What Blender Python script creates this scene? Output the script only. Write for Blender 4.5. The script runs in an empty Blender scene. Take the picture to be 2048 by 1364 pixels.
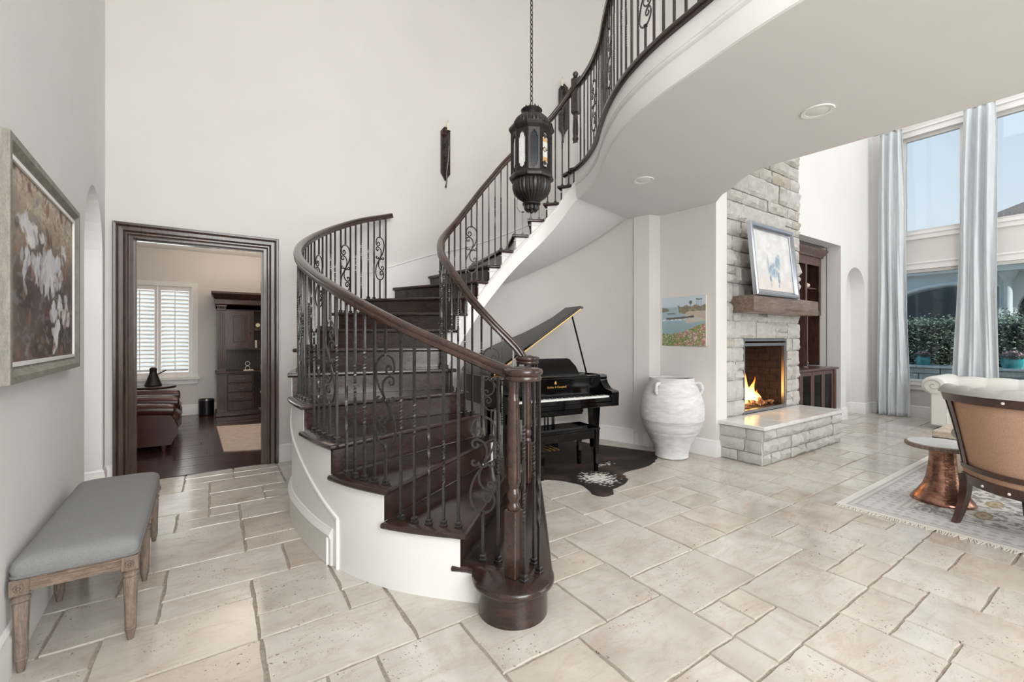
import bpy, bmesh, math, random
import numpy as np
from mathutils import Vector, Matrix, noise as mnoise
PI = math.pi
scene = bpy.context.scene
COL = scene.collection

# ------------------------------------------------------------------ camera
EYE = 1.40; YAW = math.radians(34.25); F = 880.0; CX = 1024.0; CY = 677.0
cam_d = bpy.data.cameras.new('camera'); cam = bpy.data.objects.new('camera', cam_d); COL.objects.link(cam)
cam.location = (0, 0, EYE); cam.rotation_euler = (PI/2, 0, -YAW)
cam_d.sensor_width = 36.0; cam_d.lens = 36.0*F/2048.0
cam_d.shift_y = -(682.0-CY)/2048.0; cam_d.clip_start = 0.05; cam_d.clip_end = 200
scene.camera = cam

# ------------------------------------------------------------------ world, lights, exposure
w = bpy.data.worlds.new('sky'); scene.world = w; w.use_nodes = True
nt = w.node_tree; nt.nodes.clear()
wo = nt.nodes.new('ShaderNodeOutputWorld'); bg = nt.nodes.new('ShaderNodeBackground')
tcn = nt.nodes.new('ShaderNodeTexCoord'); sx = nt.nodes.new('ShaderNodeSeparateXYZ'); rp = nt.nodes.new('ShaderNodeValToRGB')
nt.links.new(tcn.outputs['Generated'], sx.inputs[0]); nt.links.new(sx.outputs['Z'], rp.inputs[0])
rp.color_ramp.elements[0].position = 0.0; rp.color_ramp.elements[0].color = (0.80, 0.86, 0.91, 1)
rp.color_ramp.elements[1].position = 0.75; rp.color_ramp.elements[1].color = (0.40, 0.58, 0.82, 1)
nt.links.new(rp.outputs[0], bg.inputs[0]); bg.inputs[1].default_value = 0.72
nt.links.new(bg.outputs[0], wo.inputs[0])

def area(name, loc, rot, sx_, sy_, power, col=(1, 1, 1)):
    d = bpy.data.lights.new(name, 'AREA'); d.shape = 'RECTANGLE'; d.size = sx_; d.size_y = sy_
    d.energy = power; d.color = col
    o = bpy.data.objects.new(name, d); o.location = loc; o.rotation_euler = rot; COL.objects.link(o); return o
area('foyer_uplight_fill', (0.9, 1.4, 5.5), (math.radians(180), 0, 0), 2.6, 5.0, 22, (1.0, 0.985, 0.97))  # added fill aimed up so the ceiling bounces it; no fixture there
area('living_overhead_fill', (7.4, -0.4, 6.4), (0, 0, 0), 5.4, 6.0, 122, (0.95, 0.98, 1.0))  # unseen fill lamp over the living room, added for brightness
area('entry_fill', (0.1, -3.0, 3.0), (math.radians(86), 0, math.radians(-38)), 3.6, 4.4, 330, (0.99, 0.995, 1.0))  # added fill behind the camera; the front wall has no window
area('entry_side_fill', (1.5, -3.9, 4.4), (math.radians(74), 0, math.radians(48)), 2.4, 2.4, 115, (0.98, 0.99, 1.0))  # extra unseen fill, added to brighten the left wall
area('living_front_fill', (7.4, -4.0, 2.6), (math.radians(88), 0, math.radians(12)), 4.8, 4.6, 160, (0.95, 0.98, 1.0))  # fill lamp added before the closed front wall
area('study_upward_fill', (0.6, 8.0, 2.2), (math.radians(180), 0, 0), 1.2, 1.2, 40, (1.0, 0.86, 0.72))  # added warm fill turned upwards; not a lamp of the study
area('study_window_daylight', (-1.05, 10.75, 1.55), (math.radians(-90), 0, 0), 2.2, 2.4, 70)
area('passage_fill', (-1.6, 5.0, 2.9), (0, 0, 0), 0.5, 0.8, 9)  # small unseen lamp added to brighten the arched passage
area('upper_hall_fill', (3.7, 0.6, 6.2), (0, 0, 0), 1.0, 3.0, 25)  # unseen fill over the upper hall, no fixture
sun_d = bpy.data.lights.new('sun', 'SUN'); sun_d.energy = 4.5; sun_d.angle = 0.02; sun_d.color = (1.0, 0.96, 0.9)
sun = bpy.data.objects.new('sun', sun_d); sun.rotation_euler = Vector((0.3, 0.75, -0.6)).to_track_quat('-Z', 'Y').to_euler(); COL.objects.link(sun)
scene.view_settings.view_transform = 'Standard'; scene.view_settings.look = 'None'
scene.view_settings.exposure = 0.56; scene.view_settings.gamma = 1.0; scene.view_settings.use_curve_mapping = False

# ------------------------------------------------------------------ projection helpers (photo point -> place in the room)
CS, SN = math.cos(YAW), math.sin(YAW)
def CW(lat, d): return (lat*CS + d*SN, -lat*SN + d*CS)
def P(u, v, z=0.0):
    d = F*(EYE-z)/(v-CY); x, y = CW((u-CX)/F*d, d); return Vector((x, y, z))
def _dir(u): r = (u-CX)/F; return (r*CS+SN, -r*SN+CS)
def PY(u, v, Y): dx, dy = _dir(u); t = Y/dy; return Vector((dx*t, Y, EYE-(v-CY)/F*t))
def PX(u, v, X): dx, dy = _dir(u); t = X/dx; return Vector((X, dy*t, EYE-(v-CY)/F*t))

# ------------------------------------------------------------------ materials
def S(v): return tuple(((c/255.0)/12.92 if c/255.0 <= 0.04045 else ((c/255.0+0.055)/1.055)**2.4) for c in v)+(1,)
class NT:
    def __init__(s, name):
        s.m = bpy.data.materials.new(name); s.m.use_nodes = True; s.t = s.m.node_tree; s.t.nodes.clear()
        s.o = s.n('OutputMaterial'); s.p = s.n('BsdfPrincipled'); s.l(s.p.outputs[0], s.o.inputs[0])
    def n(s, k, **kw):
        x = s.t.nodes.new('ShaderNode'+k)
        for a, b in kw.items(): setattr(x, a, b)
        return x
    def l(s, a, b): s.t.links.new(a, b)
    def coord(s, kind='pos', scale=(1, 1, 1), rnd=False, rot=(0, 0, 0)):
        if kind == 'pos': src = s.n('NewGeometry').outputs['Position']
        else: src = s.n('TexCoord').outputs[kind]
        mp = s.n('Mapping'); s.l(src, mp.inputs[0]); mp.inputs['Scale'].default_value = scale; mp.inputs['Rotation'].default_value = rot
        out = mp.outputs[0]
        if rnd:
            oi = s.n('ObjectInfo'); mu = s.n('VectorMath', operation='SCALE'); cmb = s.n('CombineXYZ')
            for i in range(3): s.l(oi.outputs['Random'], cmb.inputs[i])
            s.l(cmb.outputs[0], mu.inputs[0]); mu.inputs['Scale'].default_value = 37.0
            ad = s.n('VectorMath', operation='ADD'); s.l(out, ad.inputs[0]); s.l(mu.outputs[0], ad.inputs[1]); out = ad.outputs[0]
        return out
    def noise(s, co, scale=5, detail=4, rough=0.55, dist=0.0):
        x = s.n('TexNoise'); x.inputs['Scale'].default_value = scale; x.inputs['Detail'].default_value = detail
        x.inputs['Roughness'].default_value = rough; x.inputs['Distortion'].default_value = dist
        if co: s.l(co, x.inputs['Vector'])
        return x.outputs['Fac']
    def ramp(s, fac, stops):
        r = s.n('ValToRGB'); e = r.color_ramp.elements
        while len(e) < len(stops): e.new(0.5)
        for el, (p_, c) in zip(e, stops): el.position = p_; el.color = c if len(c) == 4 else tuple(c)+(1,)
        s.l(fac, r.inputs[0]); return r.outputs[0]
    def mix(s, fac, a, b, mode='MIX'):
        x = s.n('Mix', data_type='RGBA', blend_type=mode)
        for sock, v in ((x.inputs[0], fac), (x.inputs[6], a), (x.inputs[7], b)):
            if hasattr(v, 'links'): s.l(v, sock)
            else: sock.default_value = v
        return x.outputs[2]
    def bump(s, h, strength=0.3, dist=0.01):
        b = s.n('Bump'); b.inputs['Strength'].default_value = strength; b.inputs['Distance'].default_value = dist
        s.l(h, b.inputs['Height']); s.l(b.outputs[0], s.p.inputs['Normal'])
    def set(s, **kw):
        for k, v in kw.items():
            k = {'col': 'Base Color', 'rough': 'Roughness', 'metal': 'Metallic', 'coat': 'Coat Weight', 'coatr': 'Coat Roughness', 'spec': 'Specular IOR Level', 'sheen': 'Sheen Weight', 'trans': 'Transmission Weight', 'alpha': 'Alpha', 'ior': 'IOR'}[k]
            if hasattr(v, 'links'): s.l(v, s.p.inputs[k])
            else: s.p.inputs[k].default_value = v
        return s
M = {}
def flat(name, rgb, rough=0.5, metal=0.0, nscale=0, namp=0.06, bump=0.0, coat=0.0, stretch=(1, 1, 1), spec=0.5):
    t = NT(name); c = S(rgb)
    co = t.coord('pos', stretch)
    if nscale:
        f = t.noise(co, nscale); lo = tuple(x*(1-namp*2) for x in c[:3])+(1,); hi = tuple(min(1, x*(1+namp*2)) for x in c[:3])+(1,)
        t.set(col=t.ramp(f, [(0.3, lo), (0.7, hi)]))
        if bump: t.bump(f, bump, 0.005)
    else: t.set(col=c)
    t.set(rough=rough, metal=metal, coat=coat, spec=spec); M[name] = t.m; return t.m

flat('wall_paint', (221, 217, 213), 0.75, nscale=1.2, namp=0.012)
flat('wall_paint_light', (226, 225, 222), 0.75, nscale=1.2, namp=0.012)
flat('ceiling_paint', (222, 221, 219), 0.8, nscale=1.0, namp=0.01)
flat('trim_white', (236, 235, 232), 0.42, nscale=2.0, namp=0.01)
flat('hall_paint', (176, 160, 148), 0.8, nscale=1.0, namp=0.02)
flat('grout', (158, 148, 136), 0.8, nscale=60, namp=0.12, bump=0.3)
flat('iron', (82, 80, 79), 0.3, metal=0.85, nscale=90, namp=0.15, bump=0.15)
flat('lantern_iron', (52, 50, 50), 0.36, metal=0.6, nscale=60, namp=0.2, bump=0.2)
flat('pewter', (60, 60, 62), 0.3, metal=0.8)
flat('steel', (150, 152, 158), 0.28, metal=0.9, nscale=40, namp=0.04)
flat('chrome', (178, 182, 190), 0.2, metal=1.0)
flat('black', (10, 10, 11), 0.5)
flat('firebox', (54, 40, 32), 0.8, nscale=20, namp=0.2)
flat('black_gloss', (5, 5, 6), 0.06, spec=0.35)
flat('key_white', (240, 240, 236), 0.25)
flat('gold', (214, 166, 84), 0.3, metal=0.9)
flat('brass_plate', (206, 172, 118), 0.4, metal=0.5)
flat('candle', (236, 226, 196), 0.5)
flat('bench_fabric', (132, 133, 134), 0.92, nscale=220, namp=0.06, bump=0.25)
flat('sofa_linen', (222, 220, 214), 0.9, nscale=160, namp=0.03, bump=0.15)
flat('grey_linen', (178, 177, 172), 0.92, nscale=160, namp=0.05, bump=0.2)
flat('burlap', (184, 148, 124), 0.95, nscale=180, namp=0.1, bump=0.35)
flat('leather', (66, 36, 28), 0.28, nscale=30, namp=0.12, bump=0.12, coat=0.25)
flat('teal_glaze', (60, 148, 150), 0.25, nscale=8, namp=0.1)
flat('urn_dark', (92, 90, 92), 0.9)
flat('urn_plaster', (208, 208, 208), 0.85, nscale=9, namp=0.07, bump=0.4, stretch=(1, 1, 4))
flat('rug_cream', (202, 184, 172), 0.95, nscale=14, namp=0.06, bump=0.2)
flat('house_stucco', (214, 214, 212), 0.85, nscale=4, namp=0.03)
flat('roof_shingle', (96, 92, 90), 0.9, nscale=25, namp=0.25)
flat('soil', (60, 48, 40), 0.95, nscale=30, namp=0.2)
flat('lampshade', (206, 178, 150), 0.8)
flat('paper', (220, 214, 204), 0.8)
flat('shutter_white', (238, 236, 232), 0.45)
flat('door_edge', (86, 78, 74), 0.35)
flat('plastic_black', (22, 20, 20), 0.4)
flat('shell', (220, 204, 186), 0.5)
flat('lamp_lens', (226, 226, 222), 0.35)
flat('pale_oak', (214, 196, 172), 0.6, nscale=8, namp=0.08, stretch=(1, 8, 1))
flat('grey_metal', (110, 112, 112), 0.5, metal=0.4)
flat('tv_screen', (14, 15, 18), 0.12)

def wood(name, a, b, rough=0.3, scale=3.0, stretch=(1, 1, 12), coat=0.3, bump=0.12, kind='pos', rot=(0, 0, 0)):
    t = NT(name); co = t.coord(kind, stretch, rot=rot)
    f = t.noise(co, scale, 6, 0.62, 0.6); f2 = t.noise(co, scale*9, 3, 0.6)
    c = t.ramp(f, [(0.28, S(a)), (0.72, S(b))])
    c = t.mix(t.ramp(f2, [(0.45, (0, 0, 0, 1)), (0.75, (0.5, 0.5, 0.5, 1))]), c, tuple(x*0.45 for x in S(a)[:3])+(1,))
    t.set(col=c, rough=rough, coat=coat, coatr=0.15); t.bump(f2, bump, 0.003); M[name] = t.m; return t.m
wood('stair_wood', (36, 24, 20), (64, 45, 38), 0.2, 4.0, (3, 1.2, 10), 0.35, 0.14, rot=(0, 0, 0.4))
wood('rail_wood', (44, 29, 23), (74, 52, 42), 0.24, 6, (2, 2, 2), 0.4, 0.06)
wood('casing_wood', (50, 36, 29), (86, 64, 52), 0.26, 4, (14, 14, 1.2), 0.35, 0.08)
wood('hutch_wood', (42, 26, 21), (92, 62, 50), 0.4, 3.5, (12, 12, 1.4), 0.15, 0.15)
wood('study_floor', (44, 24, 21), (78, 46, 38), 0.22, 3, (1, 14, 1), 0.35, 0.12)
wood('grey_oak', (98, 84, 74), (154, 138, 124), 0.75, 4, (14, 14, 2), 0.0, 0.5)
wood('grey_oak_flat', (104, 88, 76), (156, 138, 122), 0.75, 4, (3, 10, 14), 0.0, 0.5)
wood('frame_oak', (122, 117, 108), (158, 152, 142), 0.6, 5, (10, 2, 2), 0.0, 0.25)
wood('chair_wood', (48, 30, 24), (82, 54, 42), 0.3, 5, (6, 6, 2), 0.3, 0.08)
wood('cabinet_wood', (70, 48, 42), (112, 84, 76), 0.35, 4, (8, 8, 1.5), 0.25, 0.08)
wood('mantel_wood', (84, 66, 56), (138, 118, 104), 0.38, 3.5, (1.2, 9, 9), 0.3, 0.3)
wood('trunk_wood', (176, 160, 142), (212, 200, 184), 0.6, 4, (2, 8, 8), 0.0, 0.2)

# travertine
t = NT('travertine'); co = t.coord('pos', (1, 1, 1), rnd=True)
f = t.noise(co, 2.2, 7, 0.6, 0.8); oi = t.n('ObjectInfo')
c = t.ramp(f, [(0.22, S((180, 173, 165))), (0.5, S((206, 202, 197))), (0.76, S((224, 221, 217)))])
tint = t.ramp(oi.outputs['Random'], [(0.0, S((238, 228, 216))), (0.35, S((246, 242, 236))), (0.7, S((240, 236, 230))), (1.0, S((252, 250, 246)))])
c = t.mix(0.85, c, tint, 'MULTIPLY')
vein = t.noise(t.coord('pos', (1.0, 3.2, 1), rnd=True), 3.0, 8, 0.7, 1.6)
c = t.mix(t.ramp(vein, [(0.50, (0, 0, 0, 1)), (0.62, (0.34, 0.34, 0.34, 1)), (0.7, (0, 0, 0, 1))]), c, S((176, 152, 134)))
pit = t.noise(co, 70, 3, 0.6, 0.5); zone = t.noise(co, 3.4, 2, 0.5)
pm = t.n('Math', operation='MULTIPLY'); t.l(t.ramp(pit, [(0.63, (0, 0, 0, 1)), (0.68, (1, 1, 1, 1))]), pm.inputs[0]); t.l(t.ramp(zone, [(0.46, (0, 0, 0, 1)), (0.6, (1, 1, 1, 1))]), pm.inputs[1])
c = t.mix(pm.outputs[0], c, S((112, 94, 80)))
t.set(col=c, rough=t.ramp(f, [(0.3, (0.10, 0.10, 0.10, 1)), (0.8, (0.20, 0.20, 0.20, 1))]), spec=0.6)
sub = t.n('Math', operation='SUBTRACT'); t.l(t.noise(co, 9, 3), sub.inputs[0]); t.l(pm.outputs[0], sub.inputs[1]); t.bump(sub.outputs[0], 0.10, 0.004); M['travertine'] = t.m

# limestone
t = NT('limestone'); co = t.coord('pos', (1, 1, 1), rnd=True)
f = t.noise(co, 9, 8, 0.7, 0.4); oi = t.n('ObjectInfo')
c = t.ramp(f, [(0.2, S((192, 188, 180))), (0.5, S((216, 215, 212))), (0.8, S((234, 233, 231)))])
c = t.mix(0.9, c, t.ramp(oi.outputs['Random'], [(0, S((236, 232, 224))), (0.5, S((248, 247, 244))), (0.93, S((240, 238, 232))), (1.0, S((230, 218, 200)))]), 'MULTIPLY')
t.set(col=c, rough=0.9); t.bump(t.noise(co, 22, 8, 0.78), 1.0, 0.022); M['limestone'] = t.m
flat('mortar', (214, 211, 204), 0.95, nscale=40, namp=0.06, bump=0.3)
flat('hearth_slab', (218, 216, 212), 0.22, nscale=5, namp=0.04)
flat('garden_stone', (196, 196, 192), 0.9, nscale=18, namp=0.08, bump=0.5)

# colour attribute
def attr_mat(name, rough=0.8, bump=0.0, bs=60, coat=0.0):
    t = NT(name); a = t.n('VertexColor'); a.layer_name = 'Col'; t.set(col=a.outputs[0], rough=rough, coat=coat)
    if bump: t.bump(t.noise(t.coord(), bs, 3), bump, 0.004)
    M[name] = t.m
attr_mat('painted_canvas', 0.6, 0.4, 80); attr_mat('print', 0.35); attr_mat('woven_rug', 0.95, 0.35, 150); attr_mat('hide', 0.65, 0.9, 240); attr_mat('mosaic_glass', 0.2, 0.2, 90)

# curtain satin
t = NT('satin'); co = t.coord('pos', (6, 6, 0.7)); f = t.noise(co, 4, 6, 0.6, 0.6)
t.set(col=t.ramp(f, [(0.3, S((198, 204, 208))), (0.7, S((216, 220, 223)))]), rough=0.4, sheen=0.3); t.bump(f, 0.15, 0.01); M['satin'] = t.m
# copper
t = NT('copper'); f = t.noise(t.coord('pos', (1, 1, 2)), 14, 5); v = t.n('TexVoronoi'); v.inputs['Scale'].default_value = 55; t.l(t.coord(), v.inputs['Vector'])
t.set(col=t.ramp(f, [(0.25, S((100, 72, 62))), (0.7, S((186, 140, 120)))]), metal=0.95, rough=0.27); t.bump(v.outputs['Distance'], 0.25, 0.004); M['copper'] = t.m
# leaves
t = NT('leaf'); oi = t.noise(t.coord(), 14, 3)
t.set(col=t.ramp(oi, [(0.3, S((48, 62, 54))), (0.7, S((116, 132, 108)))]), rough=0.6); M['leaf'] = t.m
flat('hedge_core', (24, 34, 28), 0.9); flat('flower_pink', (206, 150, 160), 0.7, nscale=60, namp=0.2)
# window glass: thin architectural pane
def glass(name, tint, rough=0.02):
    t = NT(name); t.t.nodes.remove(t.p)
    tr = t.n('BsdfTransparent'); tr.inputs[0].default_value = tint; gl = t.n('BsdfGlossy'); gl.inputs['Roughness'].default_value = rough
    fr = t.n('Fresnel'); fr.inputs[0].default_value = 1.45; mx = t.n('MixShader')
    t.l(fr.outputs[0], mx.inputs[0]); t.l(tr.outputs[0], mx.inputs[1]); t.l(gl.outputs[0], mx.inputs[2]); t.l(mx.outputs[0], t.o.inputs[0]); M[name] = t.m
glass('pane_glass', (0.96, 0.98, 0.98, 1)); glass('tinted_glass', (0.84, 0.91, 0.94, 1)); glass('smoke_glass', (0.45, 0.52, 0.55, 1), 0.05)
t = NT('seeded_glass'); t.set(col=S((232, 233, 230)), rough=0.18, trans=0.25, ior=1.2); t.bump(t.noise(t.coord(), 70, 2), 0.8, 0.01); M['seeded_glass'] = t.m  # pale base colour stands in for light shining through the lantern panes
t = NT('amber_glass'); t.set(col=S((70, 72, 76)), rough=0.12, trans=0.5, ior=1.2); M['dark_glass'] = t.m
# fire
t = NT('flame'); t.t.nodes.remove(t.p); tc = t.n('TexCoord'); sp = t.n('SeparateXYZ'); t.l(tc.outputs['Generated'], sp.inputs[0])
em = t.n('Emission'); t.l(t.ramp(sp.outputs['Z'], [(0.0, (1.0, 0.50, 0.13, 1)), (0.4, (1.0, 0.58, 0.15, 1)), (0.8, (1.0, 0.19, 0.02, 1))]), em.inputs[0]); em.inputs[1].default_value = 5.0
tr = t.n('BsdfTransparent'); lw = t.n('LayerWeight'); lw.inputs[0].default_value = 0.35
al = t.n('Math', operation='MULTIPLY'); t.l(t.ramp(lw.outputs['Facing'], [(0.1, (0.8, 0.8, 0.8, 1)), (0.85, (0, 0, 0, 1))]), al.inputs[0]); t.l(t.ramp(sp.outputs['Z'], [(0.3, (1, 1, 1, 1)), (1.0, (0.1, 0.1, 0.1, 1))]), al.inputs[1])
mx = t.n('MixShader'); t.l(al.outputs[0], mx.inputs[0]); t.l(tr.outputs[0], mx.inputs[1]); t.l(em.outputs[0], mx.inputs[2]); t.l(mx.outputs[0], t.o.inputs[0]); M['flame'] = t.m
t = NT('ember'); f = t.noise(t.coord(), 30, 4); t.set(col=S((120, 84, 62)), rough=0.8)
t.l(t.ramp(f, [(0.5, (0, 0, 0, 1)), (0.7, (1.0, 0.35, 0.08, 1))]), t.p.inputs['Emission Color']); t.p.inputs['Emission Strength'].default_value = 0.8; M['ember'] = t.m

# ------------------------------------------------------------------ mesh helpers
class MB:
    def __init__(s): s.v = []; s.f = []; s.c = None
    def add(s, vs, fs):
        n = len(s.v); s.v += [tuple(x) for x in vs]; s.f += [tuple(i+n for i in q) for q in fs]; return s
    def box(s, x0, x1, y0, y1, z0, z1, m=None, bev=0.0):
        if bev > 0:
            b = min(bev, (x1-x0)/3.2, (y1-y0)/3.2, (z1-z0)/3.2); vs = []
            for zz, i in ((z0, b), (z0+b, 0), (z1-b, 0), (z1, b)):
                for (cx, cy, sx_, sy_) in ((x0, y0, 1, 1), (x1, y0, -1, 1), (x1, y1, -1, -1), (x0, y1, 1, -1)):
                    e = i; q = b+0.45*e
                    if sx_*sy_ > 0: vs += [(cx+sx_*e, cy+sy_*q, zz), (cx+sx_*q, cy+sy_*e, zz)]
                    else: vs += [(cx+sx_*q, cy+sy_*e, zz), (cx+sx_*e, cy+sy_*q, zz)]
            fs = [tuple(range(7, -1, -1)), tuple(range(24, 32))]
            for k in range(3):
                for i in range(8): j = (i+1) % 8; fs.append((k*8+i, k*8+j, k*8+8+j, k*8+8+i))
        else:
            vs = [(x0, y0, z0), (x1, y0, z0), (x1, y1, z0), (x0, y1, z0), (x0, y0, z1), (x1, y0, z1), (x1, y1, z1), (x0, y1, z1)]
            fs = [(3, 2, 1, 0), (4, 5, 6, 7), (0, 1, 5, 4), (1, 2, 6, 5), (2, 3, 7, 6), (3, 0, 4, 7)]
        if m is not None: vs = [m @ Vector(q) for q in vs]
        return s.add(vs, fs)
    def hexa(s, lo, hi):   # 4 lower points, 4 upper points
        return s.add(list(lo)+list(hi), [(3, 2, 1, 0), (4, 5, 6, 7), (0, 1, 5, 4), (1, 2, 6, 5), (2, 3, 7, 6), (3, 0, 4, 7)])
    def prism(s, poly, z0, z1, m=None):
        n = len(poly); a = sum(poly[i][0]*poly[(i+1) % n][1]-poly[(i+1) % n][0]*poly[i][1] for i in range(n))
        if a < 0: poly = poly[::-1]
        vs = [(p_[0], p_[1], z0) for p_ in poly]+[(p_[0], p_[1], z1) for p_ in poly]
        if m is not None: vs = [m @ Vector(q) for q in vs]
        fs = [tuple(range(n-1, -1, -1)), tuple(range(n, 2*n))]+[(i, (i+1) % n, n+(i+1) % n, n+i) for i in range(n)]
        return s.add(vs, fs)
    def loft(s, rings, cap=True, closed=True):
        n = len(rings[0]); vs = [q for r in rings for q in r]; fs = []
        for k in range(len(rings)-1):
            for i in range(n if closed else n-1):
                j = (i+1) % n; fs.append((k*n+i, k*n+j, (k+1)*n+j, (k+1)*n+i))
        if cap and closed: fs += [tuple(range(n-1, -1, -1)), tuple(range((len(rings)-1)*n, len(rings)*n))]
        return s.add(vs, fs)
    def lathe(s, prof, seg=24, c=(0, 0, 0), m=None, sxy=(1, 1), cap=True):
        rings = []
        for r, z in prof:
            ring = [Vector((c[0]+r*sxy[0]*math.cos(2*PI*i/seg), c[1]+r*sxy[1]*math.sin(2*PI*i/seg), c[2]+z)) for i in range(seg)]
            if m is not None: ring = [m @ q for q in ring]
            rings.append(ring)
        return s.loft(rings, cap)
    def sweep(s, pts, prof, up=(0, 0, 1), closed=False, cap=True, scale=None):
        pts = [Vector(p_) for p_ in pts]; n = len(pts); up = Vector(up); rings = []
        for i, p_ in enumerate(pts):
            if closed: t_ = pts[(i+1) % n]-pts[i-1]
            else: t_ = pts[min(i+1, n-1)]-pts[max(i-1, 0)]
            t_.normalize(); sd = t_.cross(up)
            if sd.length < 1e-5: sd = Vector((1, 0, 0))
            sd.normalize(); u2 = sd.cross(t_)
            k = scale[i] if scale else 1.0
            rings.append([p_+sd*(a*k)+u2*(b*k) for a, b in prof])
        if closed: rings.append(rings[0]); cap = False
        return s.loft(rings, cap)
    def tube(s, pts, r, seg=8, closed=False, up=(0, 0, 1), scale=None):
        return s.sweep(pts, [(r*math.cos(2*PI*i/seg), r*math.sin(2*PI*i/seg)) for i in range(seg)], up, closed, True, scale)
    def grid(s, fn, nu, nv):
        vs = [fn(i/nu, j/nv) for j in range(nv+1) for i in range(nu+1)]
        return s.add(vs, [(j*(nu+1)+i, j*(nu+1)+i+1, (j+1)*(nu+1)+i+1, (j+1)*(nu+1)+i) for j in range(nv) for i in range(nu)])
    def ball(s, c, r, seg=12, sc=(1, 1, 1), m=None):
        rings = []
        for k in range(seg//2+1):
            a = -PI/2+PI*k/(seg//2); rr = max(r*math.cos(a), r*0.02)
            ring = [Vector((rr*math.cos(2*PI*i/seg)*sc[0], rr*math.sin(2*PI*i/seg)*sc[1], r*math.sin(a)*sc[2])) for i in range(seg)]
            if m is not None: ring = [m @ q for q in ring]
            rings.append([q+Vector(c) for q in ring])
        return s.loft(rings)
    def build(s, name, mat, parent=None, smooth=True, org=None, angle=38, colors=None):
        me = bpy.data.meshes.new(name)
        o3 = Vector(org) if org is not None else None
        vs = [tuple(Vector(v)-o3) for v in s.v] if o3 is not None else s.v
        me.from_pydata(vs, [], s.f)
        me.materials.append(M[mat] if isinstance(mat, str) else mat)
        if colors is not None:
            ca = me.color_attributes.new('Col', 'FLOAT_COLOR', 'POINT')
            ca.data.foreach_set('color', np.asarray(colors, dtype=np.float32).ravel())
        if smooth:
            me.shade_smooth(); me.set_sharp_from_angle(angle=math.radians(angle))
        me.validate()
        ob = bpy.data.objects.new(name, me); COL.objects.link(ob)
        if parent is not None: ob.parent = parent
        return ob
def thing(name, label, cat, loc=(0, 0, 0), rz=0, group=None):
    o = bpy.data.objects.new(name, None); COL.objects.link(o); o.location = loc; o.rotation_euler = (0, 0, rz)
    o['label'] = label; o['category'] = cat
    if group: o['group'] = group
    return o
def tag(o, label, cat, group=None):
    o['label'] = label; o['category'] = cat
    if group: o['group'] = group
    return o
def struct(mb, name, mat, smooth=True, parent=None):
    o = mb.build(name, mat, parent, smooth)
    if parent is None: o['kind'] = 'structure'
    return o
def crom(pts, t):
    """Catmull-Rom through pts (index = parameter)."""
    n = len(pts); i = int(math.floor(t)); i = max(0, min(n-2, i)); f_ = t-i
    p0 = Vector(pts[max(i-1, 0)]); p1 = Vector(pts[i]); p2 = Vector(pts[i+1]); p3 = Vector(pts[min(i+2, n-1)])
    return 0.5*((2*p1)+(p2-p0)*f_+(2*p0-5*p1+4*p2-p3)*f_**2+(3*p1-p0-3*p2+p3)*f_**3)
def smoothpath(pts, step=0.08, closed=False):
    out = []
    for i in range(len(pts)-1):
        m_ = max(1, int((Vector(pts[i+1])-Vector(pts[i])).length/step))
        for k in range(m_): out.append(crom(pts, i+k/m_))
    out.append(Vector(pts[-1])); return out
def plate(outline, holes, thick, m, name, mat, parent=None, smooth=False):
    """2-D outline with holes, extruded; m maps (a, b, depth) to the room."""
    bm = bmesh.new(); edges = []
    for loop in [outline]+holes:
        vs = [bm.verts.new((a, b, 0)) for a, b in loop]
        edges += [bm.edges.new((vs[i], vs[(i+1) % len(vs)])) for i in range(len(vs))]
    r = bmesh.ops.triangle_fill(bm, use_beauty=True, use_dissolve=False, edges=edges)
    fs = [g for g in r['geom'] if isinstance(g, bmesh.types.BMFace)]
    bmesh.ops.recalc_face_normals(bm, faces=bm.faces)
    e = bmesh.ops.extrude_face_region(bm, geom=fs)
    for v in [g for g in e['geom'] if isinstance(g, bmesh.types.BMVert)]: v.co.z += thick
    bmesh.ops.recalc_face_normals(bm, faces=bm.faces)
    bm.transform(m)
    if m.to_3x3().determinant() < 0: bmesh.ops.reverse_faces(bm, faces=bm.faces)
    me = bpy.data.meshes.new(name); bm.to_mesh(me); bm.free(); me.materials.append(M[mat])
    ob = bpy.data.objects.new(name, me); COL.objects.link(ob)
    if parent is not None: ob.parent = parent
    else: ob['kind'] = 'structure'
    return ob
def frame3(o, a, b, c):
    m = Matrix((a, b, c)).transposed().to_4x4(); m.translation = Vector(o); return m
# ================================================================== SETTING
R = random.Random(7)
WY = 5.60                                   # face of the wall with the study door
LX0, LX1 = -0.665, 0.50                     # study door opening
wl = lambda y: -0.715-0.045*(y-2.85)        # face of the left wall
EC = (2.6, 3.65, 2.04, WY-3.65)             # ellipse of the curved stair wall: centre x, y, radii
def ewall(a, off=0.0): return Vector((EC[0]+(EC[2]-off)*math.cos(a), EC[1]+(EC[3]-off)*math.sin(a), 0))

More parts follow.
